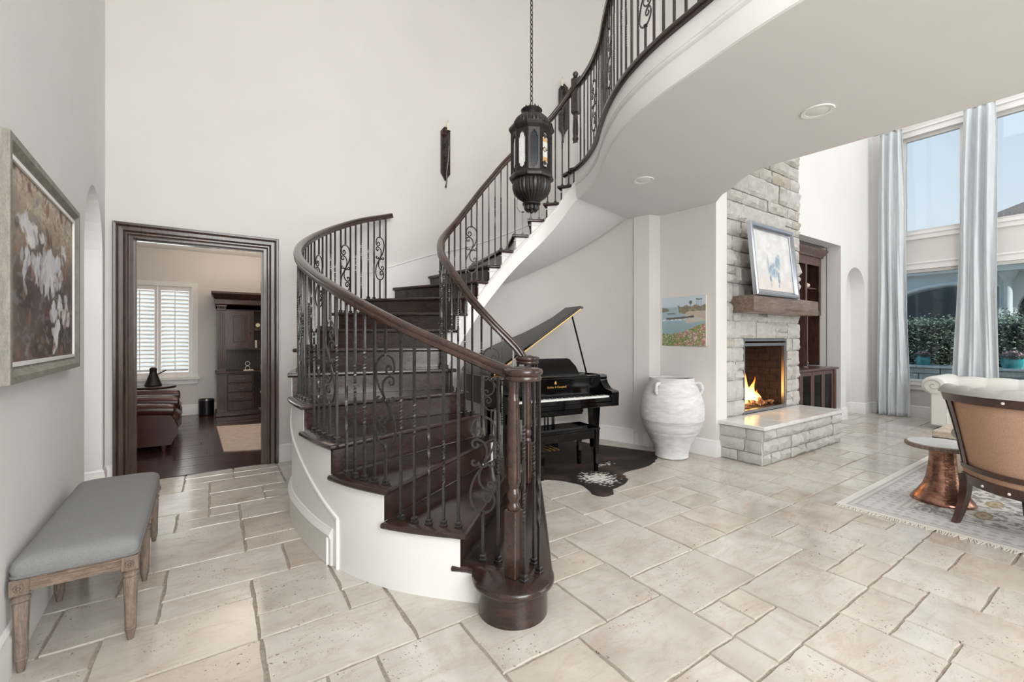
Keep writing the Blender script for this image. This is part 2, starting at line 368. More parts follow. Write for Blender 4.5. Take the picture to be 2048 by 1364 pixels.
# floor: grout bed and travertine tiles
g = MB().box(-1.6, 13.2, -4.2, 5.62, -0.12, -0.008)
floor = struct(g, 'floor', 'grout', False)
def infoyer(x, y): return -1.05 < x < 10.45 and -0.2 < y < WY and not (y > 3.5 and x > 5.0)
U = 0.205; nx, ny = int(11.8/U), int(9.8/U); ox, oy = -1.25, -4.0
occ = [[False]*ny for _ in range(nx)]; tiles = []
sizes = [((3, 2), 6), ((2, 2), 4), ((2, 1), 3), ((2, 3), 1), ((1, 1), 1), ((3, 3), 1)]
Rt = random.Random(21)
for j in range(ny):
    for i in range(nx):
        if occ[i][j]: continue
        opts = [(sz, w_) for sz, w_ in sizes if i+sz[0] <= nx and j+sz[1] <= ny and all(not occ[i+a][j+b] for a in range(sz[0]) for b in range(sz[1]))]
        tot = sum(w_ for _, w_ in opts); r = Rt.random()*tot
        for sz, w_ in opts:
            r -= w_
            if r <= 0: break
        for a in range(sz[0]):
            for b in range(sz[1]): occ[i+a][j+b] = True
        tiles.append((ox+i*U, oy+j*U, sz[0]*U, sz[1]*U))
def tile_mb(mb, x0, y0, w_, h_, rr):
    gp = 0.0035; pts = []
    def edge(ax, ay, bx, by, nxn, nyn):
        L = math.hypot(bx-ax, by-ay); k = max(3, int(L/0.07))
        for q in range(k):
            t_ = q/k; o_ = gp+abs(rr.gauss(0, 0.0032)) if q else gp+0.004
            pts.append((ax+(bx-ax)*t_+nxn*o_, ay+(by-ay)*t_+nyn*o_))
    edge(x0, y0, x0+w_, y0, 0, 1); edge(x0+w_, y0, x0+w_, y0+h_, -1, 0); edge(x0+w_, y0+h_, x0, y0+h_, 0, -1); edge(x0, y0+h_, x0, y0, 1, 0)
    dz = rr.uniform(-0.0008, 0.0008); n = len(pts); cx, cy = x0+w_/2, y0+h_/2
    inner = [(cx+(a-cx)*(1-0.007/w_), cy+(b-cy)*(1-0.007/h_), dz) for a, b in pts]
    mb.add([(a, b, -0.012) for a, b in pts]+inner, [(i, (i+1) % n, n+(i+1) % n, n+i) for i in range(n)]+[tuple(range(n, 2*n))])
def seen(x, y):
    d = x*SN+y*CS; lat = x*CS-y*SN
    return d > 1.2 and abs(lat/d) < 1.22 and EYE/d*F < 760
vis = [t_ for t_ in tiles if infoyer(t_[0]+t_[2]/2, t_[1]+t_[3]/2) and seen(t_[0]+t_[2]/2, t_[1]+t_[3]/2)]
vis.sort(key=lambda t_: (t_[0]+t_[2]/2)**2+(t_[1]+t_[3]/2)**2); near = set(vis[:290])
rest = MB()
for t_ in tiles:
    cx, cy = t_[0]+t_[2]/2, t_[1]+t_[3]/2
    if t_ in near:
        mb = MB(); tile_mb(mb, *t_, Rt); o = mb.build('tile', 'travertine', floor, False, org=(cx, cy, 0)); o.location = (cx, cy, 0)
    elif -1.2 < cx < 10.5 and -4 < cy < 5.5 and not (cy > 3.6 and cx > 5.1): tile_mb(rest, *t_, Rt)
rt = rest.build('tiles_beyond', 'travertine', floor, False); rt['kind'] = 'stuff'

# left wall with an arched opening near the corner
ang = math.atan2(wl(6)-wl(0), 6.0); uL = Vector((math.sin(-ang)*-1, math.cos(ang), 0)); uL = Vector((wl(6)-wl(0), 6, 0)).normalized()
nL = Vector((-uL.y, uL.x, 0))                # pointing out of the room
def arch(a0, a1, zs, zt, n=20):
    c = (a0+a1)/2; r = (a1-a0)/2
    return [(a0, 0.0)]+[(c-r*math.cos(PI*k/n), zs+(zt-zs)*math.sin(PI*k/n)) for k in range(n+1)]+[(a1, 0.0)]
oL = Vector((wl(-4.2), -4.2, 0)); LL = (WY+4.2)/uL.y
a0, a1 = (4.50+4.2)/uL.y, (5.44+4.2)/uL.y
ar = arch(a0, a1, 2.12, 2.66)
out = [(0, 0), (a0, 0)]+ar[1:-1]+[(a1, 0), (LL, 0), (LL, 6.5), (0, 6.5)]
plate(out, [], 0.45, frame3(oL, uL, (0, 0, 1), nL), 'wall_left', 'wall_paint_light')
plate([(0, 0), (2.4, 0), (2.4, 3.0), (0, 3.0)], [], 0.1, frame3(oL+uL*(a0-0.6)+nL*1.3, uL, (0, 0, 1), nL), 'wall_passage', 'wall_paint_light')
struct(MB().box(-2.3, -0.9, 3.6, 6.4, 3.0, 3.1), 'ceiling_passage', 'ceiling_paint', False)
struct(MB().box(-2.3, -1.22, 5.46, 5.6, 0, 3.0), 'wall_passage_end', 'wall_paint_light', False)
struct(MB().box(-2.3, -1.2, 3.6, 3.7, 0, 3.0), 'wall_passage_near', 'wall_paint_light', False)
# door wall
plate([(wl(WY), 0), (LX0, 0), (LX0, 2.41), (LX1, 2.41), (LX1, 0), (2.62, 0), (2.62, 6.5), (wl(WY), 6.5)], [], 0.2, frame3((0, WY, 0), (1, 0, 0), (0, 0, 1), (0, 1, 0)), 'wall_back', 'wall_paint')
# curved stair wall, then on to the notch and the wall with the beach picture
NC = Vector((4.68, 3.62, 0))
cpts = [ewall(PI/2-0.5*PI*k/40) for k in range(38)]+[Vector((4.645, 3.9, 0)), Vector((4.665, 3.7, 0))]
mb = MB(); n = len(cpts); m_ = []
for i, p_ in enumerate(cpts):
    t_ = (cpts[min(i+1, n-1)]-cpts[max(i-1, 0)]).normalized(); m_.append(Vector((-t_.y, t_.x, 0)))
rings = []
for p_, q in zip(cpts, m_): rings.append([p_, p_+q*0.15, p_+q*0.15+Vector((0, 0, 6.5)), p_+Vector((0, 0, 6.5))])
mb.loft(rings); struct(mb, 'wall_curved', 'wall_paint')
EPX, EPY = 4.90, 2.93
plate([(4.665, 3.7), (4.83, 3.66), (4.86, 3.4), (EPX, EPY), (5.13, EPY), (5.13, 3.9), (4.6, 3.9)], [], 6.5, Matrix(), 'wall_alcove', 'wall_paint')
# fireplace wall (faces the camera), niche for the cabinets, arched niche
FX1_ = 7.1; FY = 3.07; NX0, NX1, NZ = 7.05, 8.93, 2.99; AX0, AX1 = 9.16, 10.02
arn = [(a, b) for a, b in arch(AX0, AX1, 2.30, 2.68)]
plate([(NX0-0.02, NZ), (NX1, NZ), (NX1, 0)]+[(AX0, 0)]+arn[1:-1]+[(AX1, 0), (10.42, 0), (10.42, 6.5), (NX0-0.02, 6.5)], [], 0.22, frame3((0, FY, 0), (1, 0, 0), (0, 0, 1), (0, 1, 0)), 'wall_fireplace', 'wall_paint_light')
struct(MB().box(AX0-0.1, 10.5, FY+0.22, FY+0.34, 0, 3.2), 'wall_niche_back', 'wall_paint_light', False)
struct(MB().box(FX1_-0.1, NX1+0.1, 3.75, 3.85, 0, 3.2), 'wall_cabinet_niche', 'wall_paint_light', False)
struct(MB().box(NX1, NX1+0.08, FY+0.21, 3.76, 0, NZ+0.05), 'wall_cabinet_niche_side', 'wall_paint_light', False)
struct(MB().box(FX1_-0.1, NX1+0.1, FY+0.2, 3.8, NZ, NZ+0.06), 'ceiling_niche', 'wall_paint_light', False)
# window wall
WX = 10.40
wins = [(1.84, 2.64), (0.35, 1.52), (-1.35, 0.1), (-3.2, -1.6)]
holes = []
for y0, y1 in wins: holes += [[(y0, 0.62), (y1, 0.62), (y1, 2.63), (y0, 2.63)], [(y0, 3.30), (y1, 3.30), (y1, 5.02), (y0, 5.02)]]
plate([(-4.2, 0), (3.3, 0), (3.3, 6.5), (-4.2, 6.5)], holes, 0.22, frame3((WX, 0, 0), (0, 1, 0), (0, 0, 1), (1, 0, 0)), 'wall_window', 'wall_paint')
k = 0
for y0, y1 in wins:
    for z0, z1, gl in ((0.62, 2.63, 'tinted_glass'), (3.30, 5.02, 'pane_glass')):
        k += 1; fr = MB(); x0, x1 = WX+0.05, WX+0.13; t_ = 0.05
        fr.box(x0, x1, y0, y1, z0, z0+t_).box(x0, x1, y0, y1, z1-t_, z1).box(x0, x1, y0, y0+t_, z0+t_, z1-t_).box(x0, x1, y1-t_, y1, z0+t_, z1-t_)
        if y0 in (1.84, 0.35):
            wo_ = struct(fr, 'window_%d' % k, 'trim_white', False)
        else: wo_ = struct(fr, 'window_%d' % k, 'trim_white', False)
        MB().box(WX+0.085, WX+0.092, y0+t_, y1-t_, z0+t_, z1-t_).build('pane', gl, wo_, False)
        MB().box(WX-0.05, WX+0.06, y0-0.05, y1+0.05, z0-0.05, z0).build('sill', 'trim_white', wo_, False)
        MB().box(WX-0.03, WX+0.0, y0-0.09, y1+0.09, z0-0.13, z0-0.05).build('apron', 'trim_white', wo_, False)
        hc = MB().box(WX-0.04, WX+0.0, y0-0.06, y1+0.06, z1, z1+0.10); hc.box(WX-0.06, WX, y0-0.08, y1+0.08, z1+0.10, z1+0.13); hc.build('head_casing', 'trim_white', wo_, False)
# walls out of view that close the rooms; front wall has no windows, added fill lamps stand before it
plate([(-1.6, 0), (10.6, 0), (10.6, 6.5), (-1.6, 6.5)], [], 0.2, frame3((0, -4.2, 0), (1, 0, 0), (0, 0, 1), (0, -1, 0)), 'wall_front', 'wall_paint_light')
struct(MB().box(-1.6, 10.7, -4.4, 5.8, 6.5, 6.65), 'ceiling', 'ceiling_paint', False)

# balcony slab: soffit, fascia
Epts = [(3.50, 3.99), (3.465, 3.74), (3.345, 3.43), (3.165, 3.12), (2.97, 2.87), (2.76, 2.58), (2.60, 2.30), (2.50, 2.05), (2.43, 1.78), (2.385, 1.5), (2.34, 1.235), (2.315, 0.94), (2.30, 0.4), (2.30, -1.2), (2.30, -4.2)]
Epts = [Vector((a, b, 0)) for a, b in Epts]; E = smoothpath(Epts, 0.06)
Fp = [(4.36, -4.2), (4.36, 0.3), (4.335, 1.1), (4.29, 1.7), (4.265, 2.02), (4.30, 2.20), (4.42, 2.38), (4.56, 2.53), (4.68, 2.72), (4.90, 2.93)]
Fp = smoothpath([Vector((a, b, 0)) for a, b in Fp], 0.1)
SZ, LZ = 3.0, 3.366
inner = [(v.x, v.y) for v in E]; outer = [(v.x, v.y) for v in Fp]
poly = inner+outer+[(5.13, 2.94), (5.13, 3.88), (4.68, 3.88)]+[(p_.x, p_.y) for p_ in cpts[::-1] if p_.y < 4.55]
# landing edge: from the wall back to the inner end
mb = MB().prism(poly, SZ, LZ-0.03); struct(mb, 'ceiling_soffit', 'ceiling_paint', False)
mb = MB(); fp = []
nrm = []
for i, p_ in enumerate(E):
    t_ = (E[min(i+1, len(E)-1)]-E[max(i-1, 0)]).normalized(); nrm.append(Vector((t_.y, -t_.x, 0)))
prof = [(0.0, SZ+0.0), (0.012, SZ+0.006), (0.018, SZ+0.03), (0.018, SZ+0.155), (0.028, SZ+0.16), (0.034, SZ+0.172), (0.028, SZ+0.184), (0.022, SZ+0.19), (0.028, SZ+0.197), (0.022, SZ+0.205), (0.016, SZ+0.21), (0.016, LZ-0.045), (0.0, LZ-0.045)]
sgn = 1 if (E[5]+nrm[5]-Vector((2.6, 3.65, 0))).length > 0 and (E[20]+nrm[20]*0.5).x < E[20].x else -1
mb.loft([[p_+q*(sgn*a)+Vector((0, 0, z)) for a, z in prof] for p_, q in zip(E, nrm)], True); struct(mb, 'trim_1', 'trim_white')
# upper floor edge and hall wall behind the balcony
up = MB().box(4.30, 4.42, -4.2, 1.9, LZ, 6.5).prism([(4.30, 1.9), (4.42, 1.88), (4.98, 2.93), (4.88, 3.0)], LZ, 6.5); struct(up, 'wall_upper_hall', 'hall_paint', False)
struct(MB().box(2.4, 4.36, -1.6, -1.5, LZ, 6.5), 'wall_upper_end', 'hall_paint', False)
wo_ = struct(MB().box(4.24, 4.30, 0.1, 1.35, LZ+1.25, LZ+1.32).box(4.24, 4.30, 0.1, 1.35, LZ+2.5, LZ+2.57).box(4.24, 4.30, 0.1, 0.17, LZ+1.32, LZ+2.5).box(4.24, 4.30, 1.28, 1.35, LZ+1.32, LZ+2.5).box(4.25, 4.29, 0.70, 0.74, LZ+1.32, LZ+2.5).box(4.25, 4.29, 0.17, 1.28, LZ+1.9, LZ+1.94), 'window_20', 'trim_white', False)

# baseboards
BP = [(0, 0), (-0.018, 0), (-0.018, 0.155), (-0.012, 0.17), (-0.014, 0.18), (-0.006, 0.195), (0, 0.2)]
def baseboard(name, pts, side=1, h=1.0, parent=None):
    pts = [Vector((p_[0], p_[1], 0)) for p_ in pts]; rings = []; n = len(pts)
    for i, p_ in enumerate(pts):
        dl = [(pts[j+1]-pts[j]).normalized() for j in (i-1, i) if 0 <= j < n-1]
        nn = sum(((Vector((-d.y, d.x, 0))) for d in dl), Vector()).normalized()*side
        k_ = 1.0/max(0.4, nn.dot(Vector((-dl[0].y, dl[0].x, 0))*side))
        rings.append([p_+nn*(-a*k_)+Vector((0, 0, z*h)) for a, z in BP])
    return struct(MB().loft(rings), name, 'trim_white')
baseboard('baseboard_left', [(wl(2.35), 2.35), (wl(4.5), 4.5)], -1, 1.0)
baseboard('baseboard_arch', [(-1.24, 5.44), (wl(5.44), 5.44), (wl(5.6), 5.6), (-0.78, 5.6)], -1)
baseboard('baseboard_back', [(0.615, WY), (1.9, WY)], -1)
baseboard('baseboard_curved', [(p_.x, p_.y) for p_ in cpts]+[(4.83, 3.66), (4.86, 3.4), (EPX, EPY), (5.15, EPY)], -1)
baseboard('baseboard_fireplace', [(7.13, FY), (NX1-0.9, FY)][:0] or [(NX1, 3.3), (NX1, FY), (AX0, FY), (AX0, FY+0.22)], -1)
baseboard('baseboard_niche', [(AX0, FY+0.22), (AX1, FY+0.22), (AX1, FY), (WX, FY), (WX, -4.2)], -1)

# study beyond the door
SY0, SY1 = WY+0.2, 10.0
sf = struct(MB().box(-3.2, 3.0, SY0-0.2, SY1, -0.1, -0.010), 'floor_study', 'black', False)
pw = 0.125; rp_ = random.Random(4); extra = MB(); cnt = 0
for j in range(int((SY1-SY0+0.19)/pw)+1):
    y0 = SY0-0.19+j*pw; x = -3.1-rp_.random()*1.2
    while x < 2.9:
        L = rp_.uniform(0.8, 1.9); xa, xb = max(x, -3.1), min(x+L, 2.9)
        if xb-xa > 0.1 and y0+pw < SY1+0.05:
            m1 = MB().box(xa+0.001, xb-0.001, y0+0.0012, y0+pw-0.0012, -0.01, 0.001+rp_.uniform(-0.0008, 0.0008), bev=0.002)
            if xb > -1.3 and xa < 1.9 and cnt < 120: m1.build('plank', 'study_floor', sf, False); cnt += 1
            else: extra.add(m1.v, m1.f)
        x += L
e_ = extra.build('planks_beyond', 'study_floor', sf, False); e_['kind'] = 'stuff'
SWX0, SWX1 = -1.78, -0.31
plate([(-3.2, 0), (3.0, 0), (3.0, 3.0), (-3.2, 3.0)], [[(SWX0, 0.70), (SWX1, 0.70), (SWX1, 2.34), (SWX0, 2.34)]], 0.2, frame3((0, SY1, 0), (1, 0, 0), (0, 0, 1), (0, 1, 0)), 'wall_study_back', 'wall_paint')
struct(MB().box(-3.3, -3.2, SY0, SY1, 0, 3.0), 'wall_study_left', 'wall_paint', False)
struct(MB().box(3.0, 3.1, SY0, SY1, 0, 3.0), 'wall_study_right', 'wall_paint', False)
struct(MB().box(-3.3, 3.1, SY0, SY1+0.2, 3.0, 3.1), 'ceiling_study', 'ceiling_paint', False)
baseboard('baseboard_study', [(-3.2, SY1), (3.0, SY1)], -1, 0.95)
# study window with plantation shutters
wf = MB(); 
for a, b, c, d in ((SWX0-0.09, SWX1+0.09, 2.34, 2.42), (SWX0-0.09, SWX0, 0.70, 2.34), (SWX1, SWX1+0.09, 0.70, 2.34)): wf.box(a, b, SY1-0.035, SY1, c, d)
win = struct(wf, 'window_9', 'shutter_white', False)
MB().box(SWX0-0.12, SWX1+0.12, SY1-0.07, SY1, 0.655, 0.70).build('sill', 'shutter_white', win, False)
MB().box(SWX0-0.09, SWX1+0.09, SY1-0.03, SY1, 0.57, 0.655).build('apron', 'shutter_white', win, False)
MB().box(SWX0, SWX1, SY1+0.12, SY1+0.126, 0.70, 2.34).build('pane', 'pane_glass', win, False)
lw_ = (SWX1-SWX0)/3
lv = None
for k in range(3):
    x0 = SWX0+k*lw_; x1 = x0+lw_-0.004; t_ = 0.045
    f_ = MB().box(x0, x1, SY1+0.01, SY1+0.035, 0.70, 0.79).box(x0, x1, SY1+0.01, SY1+0.035, 2.26, 2.34).box(x0, x0+t_, SY1+0.01, SY1+0.035, 0.79, 2.26).box(x1-t_, x1, SY1+0.01, SY1+0.035, 0.79, 2.26)
    shp = f_.build('shutter_panel', 'shutter_white', win, False)
    for q in range(21):
        z = 0.79+0.035+q*0.07
        mm = Matrix.Translation((x0+t_+0.003, SY1+0.022, z)) @ Matrix.Rotation(math.radians(-38), 4, 'X')
        if lv is None:
            lv = MB().box(0, lw_-2*t_-0.012, -0.036, 0.036, -0.004, 0.004, bev=0.003).build('louver', 'shutter_white', shp, False); o = lv
        else: o = lv.copy(); COL.objects.link(o); o.parent = shp
        o.matrix_local = mm
    MB().box((x0+x1)/2-0.006, (x0+x1)/2+0.006, SY1-0.024, SY1-0.012, 0.81, 2.24).build('tilt_rod', 'shutter_white', shp, False)

# study door casing and jambs
def profile_board(w_, t_):   # moulded casing cross-section: (across, out of the wall)
    return [(0, 0), (0, t_*0.55), (w_*0.10, t_*0.8), (w_*0.20, t_*0.8), (w_*0.28, t_*0.55), (w_*0.36, t_*0.95), (w_*0.62, t_*1.0), (w_*0.72, t_*0.75), (w_*0.80, t_*1.15), (w_*0.95, t_*1.2), (w_, t_*0.9), (w_, 0)]
dr = struct(MB().box(LX0, LX0+0.03, WY+0.0, SY0, 0, 2.38).box(LX1-0.03, LX1, WY, SY0, 0, 2.38).box(LX0, LX1, WY, SY0, 2.38, 2.41), 'door_1', 'casing_wood', False)
cw, ct = 0.118, 0.032; pb = profile_board(cw, ct)
def casing(x_in, x_out, y, ysign, nm):
    s_ = 1 if x_out > x_in else -1
    lo = [(x_in+s_*a, y+ysign*b, 0.0) for a, b in pb]; hi = [(x_in+s_*a, y+ysign*b, 2.40+a) for a, b in pb]
    MB().loft([lo, hi]).build(nm, 'casing_wood', dr, True, angle=25)
for y, ys in ((WY, -1), (SY0, 1)):
    casing(LX0, LX0-1, y, ys, 'casing_side'); casing(LX1, LX1+1, y, ys, 'casing_side')
    L_ = [(LX0-a, y+ys*b, 2.40+a) for a, b in pb]; R_ = [(LX1+a, y+ys*b, 2.40+a) for a, b in pb]
    MB().loft([L_, R_]).build('casing_head', 'casing_wood', dr, True, angle=25)
MB().box(LX0+0.03, LX0+0.045, WY+0.07, WY+0.12, 0, 2.365).box(LX1-0.045, LX1-0.03, WY+0.07, WY+0.12, 0, 2.365).box(LX0+0.03, LX1-0.03, WY+0.07, WY+0.12, 2.365, 2.38).build('door_stop', 'casing_wood', dr, False)
MB().box(LX0, LX1, WY-0.005, SY0, -0.002, 0.008).build('threshold', 'study_floor', dr, False)
leaf = MB().box(LX1+0.01, LX1+0.72, SY0+0.045, SY0+0.085, 0.012, 2.36, bev=0.003).build('door_leaf', 'door_edge', dr, False)
for z in (0.32, 1.05, 2.0):
    hg = MB().box(LX1-0.034, LX1-0.0302, SY0-0.045, SY0+0.004, z-0.05, z+0.05)
    hg.lathe([(0.008, -0.05), (0.008, 0.05)], 10, (LX1-0.034, SY0+0.008, z)); hg.build('hinge', 'steel', leaf, True)
# ================================================================== STAIRCASE
RS = 0.187
NT_ = 18
oc = {2: (-.244, 2.336), 3: (-.69, 2.46), 4: (-1.086, 2.70), 5: (-1.45, 3.08), 6: (-1.75, 3.50), 7: (-1.94, 3.96), 8: (-2.0, 4.40), 9: (-1.95, 4.82), 10: (-1.79, 5.23)}
ic = {1: (.24, 3.80), 2: (.05, 3.77), 3: (-.13, 3.75), 4: (-.28, 3.78), 5: (-.41, 3.89), 6: (-.54, 4.06), 7: (-.655, 4.30), 8: (-.685, 4.58), 9: (-.62, 4.80), 10: (-.52, 4.92), 11: (-.41, 5.0),
      12: (-.29, 5.06), 13: (-.15, 5.10), 14: (0, 5.15), 15: (.18, 5.18), 16: (.37, 5.19), 17: (.54, 5.15), 18: (.68, 5.09), 19: (.84, 4.98)}
OW = [None]*20; IW = [None]*20
for k_, v_ in oc.items(): OW[k_] = Vector(CW(*v_)+(0,))
for k_, v_ in ic.items(): IW[k_] = Vector(CW(*v_)+(0,))
OW[1] = Vector(CW(.15, 2.29)+(0,)); OW[0] = Vector(CW(.5, 2.3)+(0,)); IW[0] = Vector(CW(.43, 3.83)+(0,))
OW[11] = Vector((1.93, WY-0.03, 0)); OW[12] = Vector((2.42, WY-0.03, 0))
for k_, a_ in ((13, 78), (14, 64), (15, 51), (16, 38.5), (17, 27), (18, 16), (19, 5)): OW[k_] = ewall(math.radians(a_), 0.03)
def OT(t): return crom(OW, t)
def IT(t): return crom(IW, t)
def onrm(fn, t, e=0.05):
    d = (fn(t+e)-fn(t-e)).normalized(); return Vector((-d.y, d.x, 0))      # left of the direction of climb
# climbing turns right: left side = outer
stair = thing('staircase', 'curved staircase with dark oak treads and white stringers rising to the balcony', 'staircase', (OW[3].x, OW[3].y, 0))
SO = (OW[3].x, OW[3].y, 0)
def sb(mb, name, mat, smooth=True, parent=None, angle=38): return mb.build(name, mat, parent or stair, smooth, SO, angle)
def V3(p_, z): return Vector((p_[0], p_[1], z))
TH = 0.034
def tread_slab(poly, z, name='tread'):
    """slab with a rounded nosing all round"""
    n = len(poly); poly = [Vector((p_[0], p_[1], 0)) for p_ in poly]
    if sum(poly[i].x*poly[(i+1) % n].y-poly[(i+1) % n].x*poly[i].y for i in range(n)) < 0: poly = poly[::-1]
    ns = []
    for i in range(n):
        a = (poly[i]-poly[i-1]); b = (poly[(i+1) % n]-poly[i])
        a = a.normalized() if a.length > 1e-6 else b.normalized(); b = b.normalized() if b.length > 1e-6 else a
        m_ = (a+b); m_ = m_.normalized() if m_.length > 0.2 else a
        ns.append(Vector((m_.y, -m_.x, 0))*-1)
    rings = []
    for ins, dz in ((0.012, -TH), (0.003, -TH+0.005), (0.0, -TH/2), (0.003, -0.006), (0.010, 0.0)):
        rings.append([poly[i]+ns[i]*ins+Vector((0, 0, z+dz)) for i in range(n)])
    return sb(MB().loft(rings), name, 'stair_wood', True, angle=50)
OV = 0.032
for k in range(2, NT_+1):
    z = k*RS
    wallside = k >= 11; k2 = k+1
    o0, i0 = OT(k), IT(k); d = (i0-o0).normalized()
    fwd = (OT(k+0.5)+IT(k+0.5)-o0-i0); fwd.z = 0; pr = Vector((-d.y, d.x, 0)); pr = pr if pr.dot(fwd) > 0 else -pr
    def outp(t):
        nn = onrm(OT, t); nn = nn if nn.dot(OT(t)-IT(t)) > 0 else -nn
        return OT(t)+nn*(0 if (wallside or t > 10.75) else OV)
    def inp(t):
        nn = onrm(IT, t); nn = nn if nn.dot(IT(t)-OT(t)) > 0 else -nn
        return IT(t)+nn*OV
    tb = k+1+(0.07 if k < NT_ else 0)
    if k == NT_: tb = k+0.9
    ts = [k+(tb-k)*q/9 for q in range(10)]
    op = [outp(t_) for t_ in ts]; ip = [inp(t_) for t_ in ts]
    if k < 11: op[0] = outp(k)-pr*0.0
    poly = op+ip[::-1]
    poly[0] = poly[0]-pr*0.006; poly[-1] = poly[-1]-pr*0.006
    tread_slab(poly, z)
    # riser under this tread's nosing, set back
    a = OT(k)+pr*0.03+d*0.0015; b = IT(k)+pr*0.03-d*0.0015
    mb = MB().hexa([V3(a, z-RS), V3(b, z-RS), V3(b+pr*0.018, z-RS), V3(a+pr*0.018, z-RS)], [V3(a, z-TH+0.002), V3(b, z-TH+0.002), V3(b+pr*0.018, z-TH+0.002), V3(a+pr*0.018, z-TH+0.002)])
    sb(mb, 'riser', 'stair_wood', False)
# first step: bullnosed at both ends round the newels
def C2(lat, d): return Vector(CW(lat, d)+(0,))
def arc2(c, r, a0, a1, n): return [C2(c[0]+r*math.cos(math.radians(a0+(a1-a0)*q/n)), c[1]+r*math.sin(math.radians(a0+(a1-a0)*q/n))) for q in range(n+1)]
def step1(off):
    r = 0.215-off
    p_ = arc2((0.005, 2.285), r, 172, 372, 26)
    p_ += [C2(0.232-off, 2.9), C2(0.250-off, 3.7)]
    p_ += arc2((0.115, 3.86), 0.135-off*0.6, -4, 120, 12)
    return p_
z = RS
poly = step1(0)+[C2(0.03, 3.86), C2(-0.215, 2.55), C2(-0.245, 2.43), C2(-0.335, 2.42), C2(-0.325, 2.345), C2(-0.24, 2.335)]
tread_slab(poly, z)
p_ = step1(0.036)+[C2(0.05, 3.84), C2(-0.15, 2.44)]
sb(MB().prism([(q.x, q.y) for q in p_], 0.0, z-TH+0.001), 'bullnose_riser', 'stair_wood', True)
sb(MB().loft([[q+Vector((0, 0, zz))+(q-C2(0.05, 3.0)).normalized()*e for q in step1(0.034)[:27]] for zz, e in ((z-TH-0.018, 0.0), (z-TH-0.012, 0.010), (z-TH-0.001, 0.014))], False, False), 'cove_moulding', 'stair_wood', True)

# stringers: face walls with a stepped top
def stepped_wall(fn, t0, t1, zbot, side_in, thick, name, mat='trim_white', setback=0.0, per=8):
    mb = MB(); tt = t0
    dl = lambda k_: 0.0325/max(0.1, (fn(k_+0.5)-fn(k_-0.5)).length)
    tt = t0
    while tt < t1-1e-6:
        k = int(math.floor(tt-dl(math.floor(tt+0.3))+1e-6)) if tt > t0 else int(math.floor(t0)); te = min(k+1+dl(k+1), t1); nseg = max(1, int(round((te-tt)*per)))
        zt = k*RS-TH+0.001; cols = []
        for q in range(nseg+1):
            t_ = tt+(te-tt)*q/nseg; nn = onrm(fn, t_)*side_in; p_ = fn(t_)-nn*setback; p2 = p_-nn*thick
            zb = zbot(t_); cols.append([V3(p_, zb), V3(p2, zb), V3(p2, max(zt, zb+0.01)), V3(p_, max(zt, zb+0.01))])
        mb.loft(cols); tt = te
    return sb(mb, name, mat, True, angle=30)
osn = 1 if onrm(OT, 5).dot(OT(5)-IT(5)) > 0 else -1
isn = 1 if onrm(IT, 5).dot(IT(5)-OT(5)) > 0 else -1
def zb_out(t): return 0.0
stepped_wall(OT, 1.62, 11.0, zb_out, osn, 0.03, 'outer_stringer')
BO = 0.44
def zb_in(t): return 0.0 if t < 5.6 else min(max(0.0, t*RS-BO), SZ+0.002)
stepped_wall(IT, 1.2, 18.9, zb_in, isn, 0.03, 'inner_stringer')
# soffit under the upper flight
mb = MB(); 
def soff(u, v):
    t_ = 5.6+(18.7-5.6)*v; a = IT(t_); b = OT(t_); q = a+(b-a)*u; return V3(q, zb_in(t_)+0.001)
mb.grid(soff, 6, 80)
def soff2(u, v): q = soff(u, v); q.z += 0.03; return q
mb.grid(soff2, 6, 80); sb(mb, 'soffit', 'ceiling_paint', True)
# mouldings on the inner stringer
def helix(fn, t0, t1, sn, dz, off, n): return [V3(fn(t0+(t1-t0)*q/n)+onrm(fn, t0+(t1-t0)*q/n)*sn*off, (t0+(t1-t0)*q/n)*RS+dz) for q in range(n+1)]
hp = [(-0.004, -0.016), (0.012, -0.012), (0.016, 0.0), (0.008, 0.006), (0.014, 0.012), (-0.004, 0.018)]
sb(MB().sweep(helix(IT, 6.5, 18.6, isn, -0.235, 0.002, 70), [(a*-1, b) for a, b in hp][::-1] if isn > 0 else hp), 'stringer_moulding', 'trim_white', True)
for k in range(9, 18):     # thin stepped bead under each tread end
    z = k*RS; pts = [V3(IT(t_)+onrm(IT, t_)*isn*0.003, z-TH-0.035) for t_ in (k+0.12, k+0.35, k+0.6, k+0.85, k+1.0)]
    sb(MB().tube(pts, 0.005, 6), 'step_bead', 'trim_white')
# panel mouldings and tall plinth on the outer stringer
def outm(ts_zs, off=0.004): return [V3(OT(t_)+onrm(OT, t_)*osn*off, z_) for t_, z_ in ts_zs]
def rngt(a, b, n, f_): return [(a+(b-a)*q/n, f_(a+(b-a)*q/n)) for q in range(n+1)]
tc_ = 3.92
pp = [(0.010*math.cos(2*PI*q/8), 0.013*math.sin(2*PI*q/8)) for q in range(8)]
sb(MB().sweep(outm([(tc_, 0.0), (tc_, 0.15), (tc_, 0.30)]), pp, up=(1, 0.2, 0)), 'panel_moulding', 'trim_white')
sb(MB().sweep(outm(rngt(tc_, 10.6, 50, lambda t_: 0.30+(t_-tc_)*RS)), pp), 'panel_moulding', 'trim_white')
def plinth_ring(t_):
    nn = onrm(OT, t_)*osn; p_ = OT(t_)
    return [V3(p_+nn*a, z_) for a, z_ in ((0.0, 0.0), (0.016, 0.0), (0.016, 0.165), (0.022, 0.175), (0.028, 0.19), (0.022, 0.205), (0.014, 0.212), (0.008, 0.225), (0.0, 0.228))]
sb(MB().loft([plinth_ring(4.05+(10.9-4.05)*q/60) for q in range(61)]), 'plinth', 'trim_white')
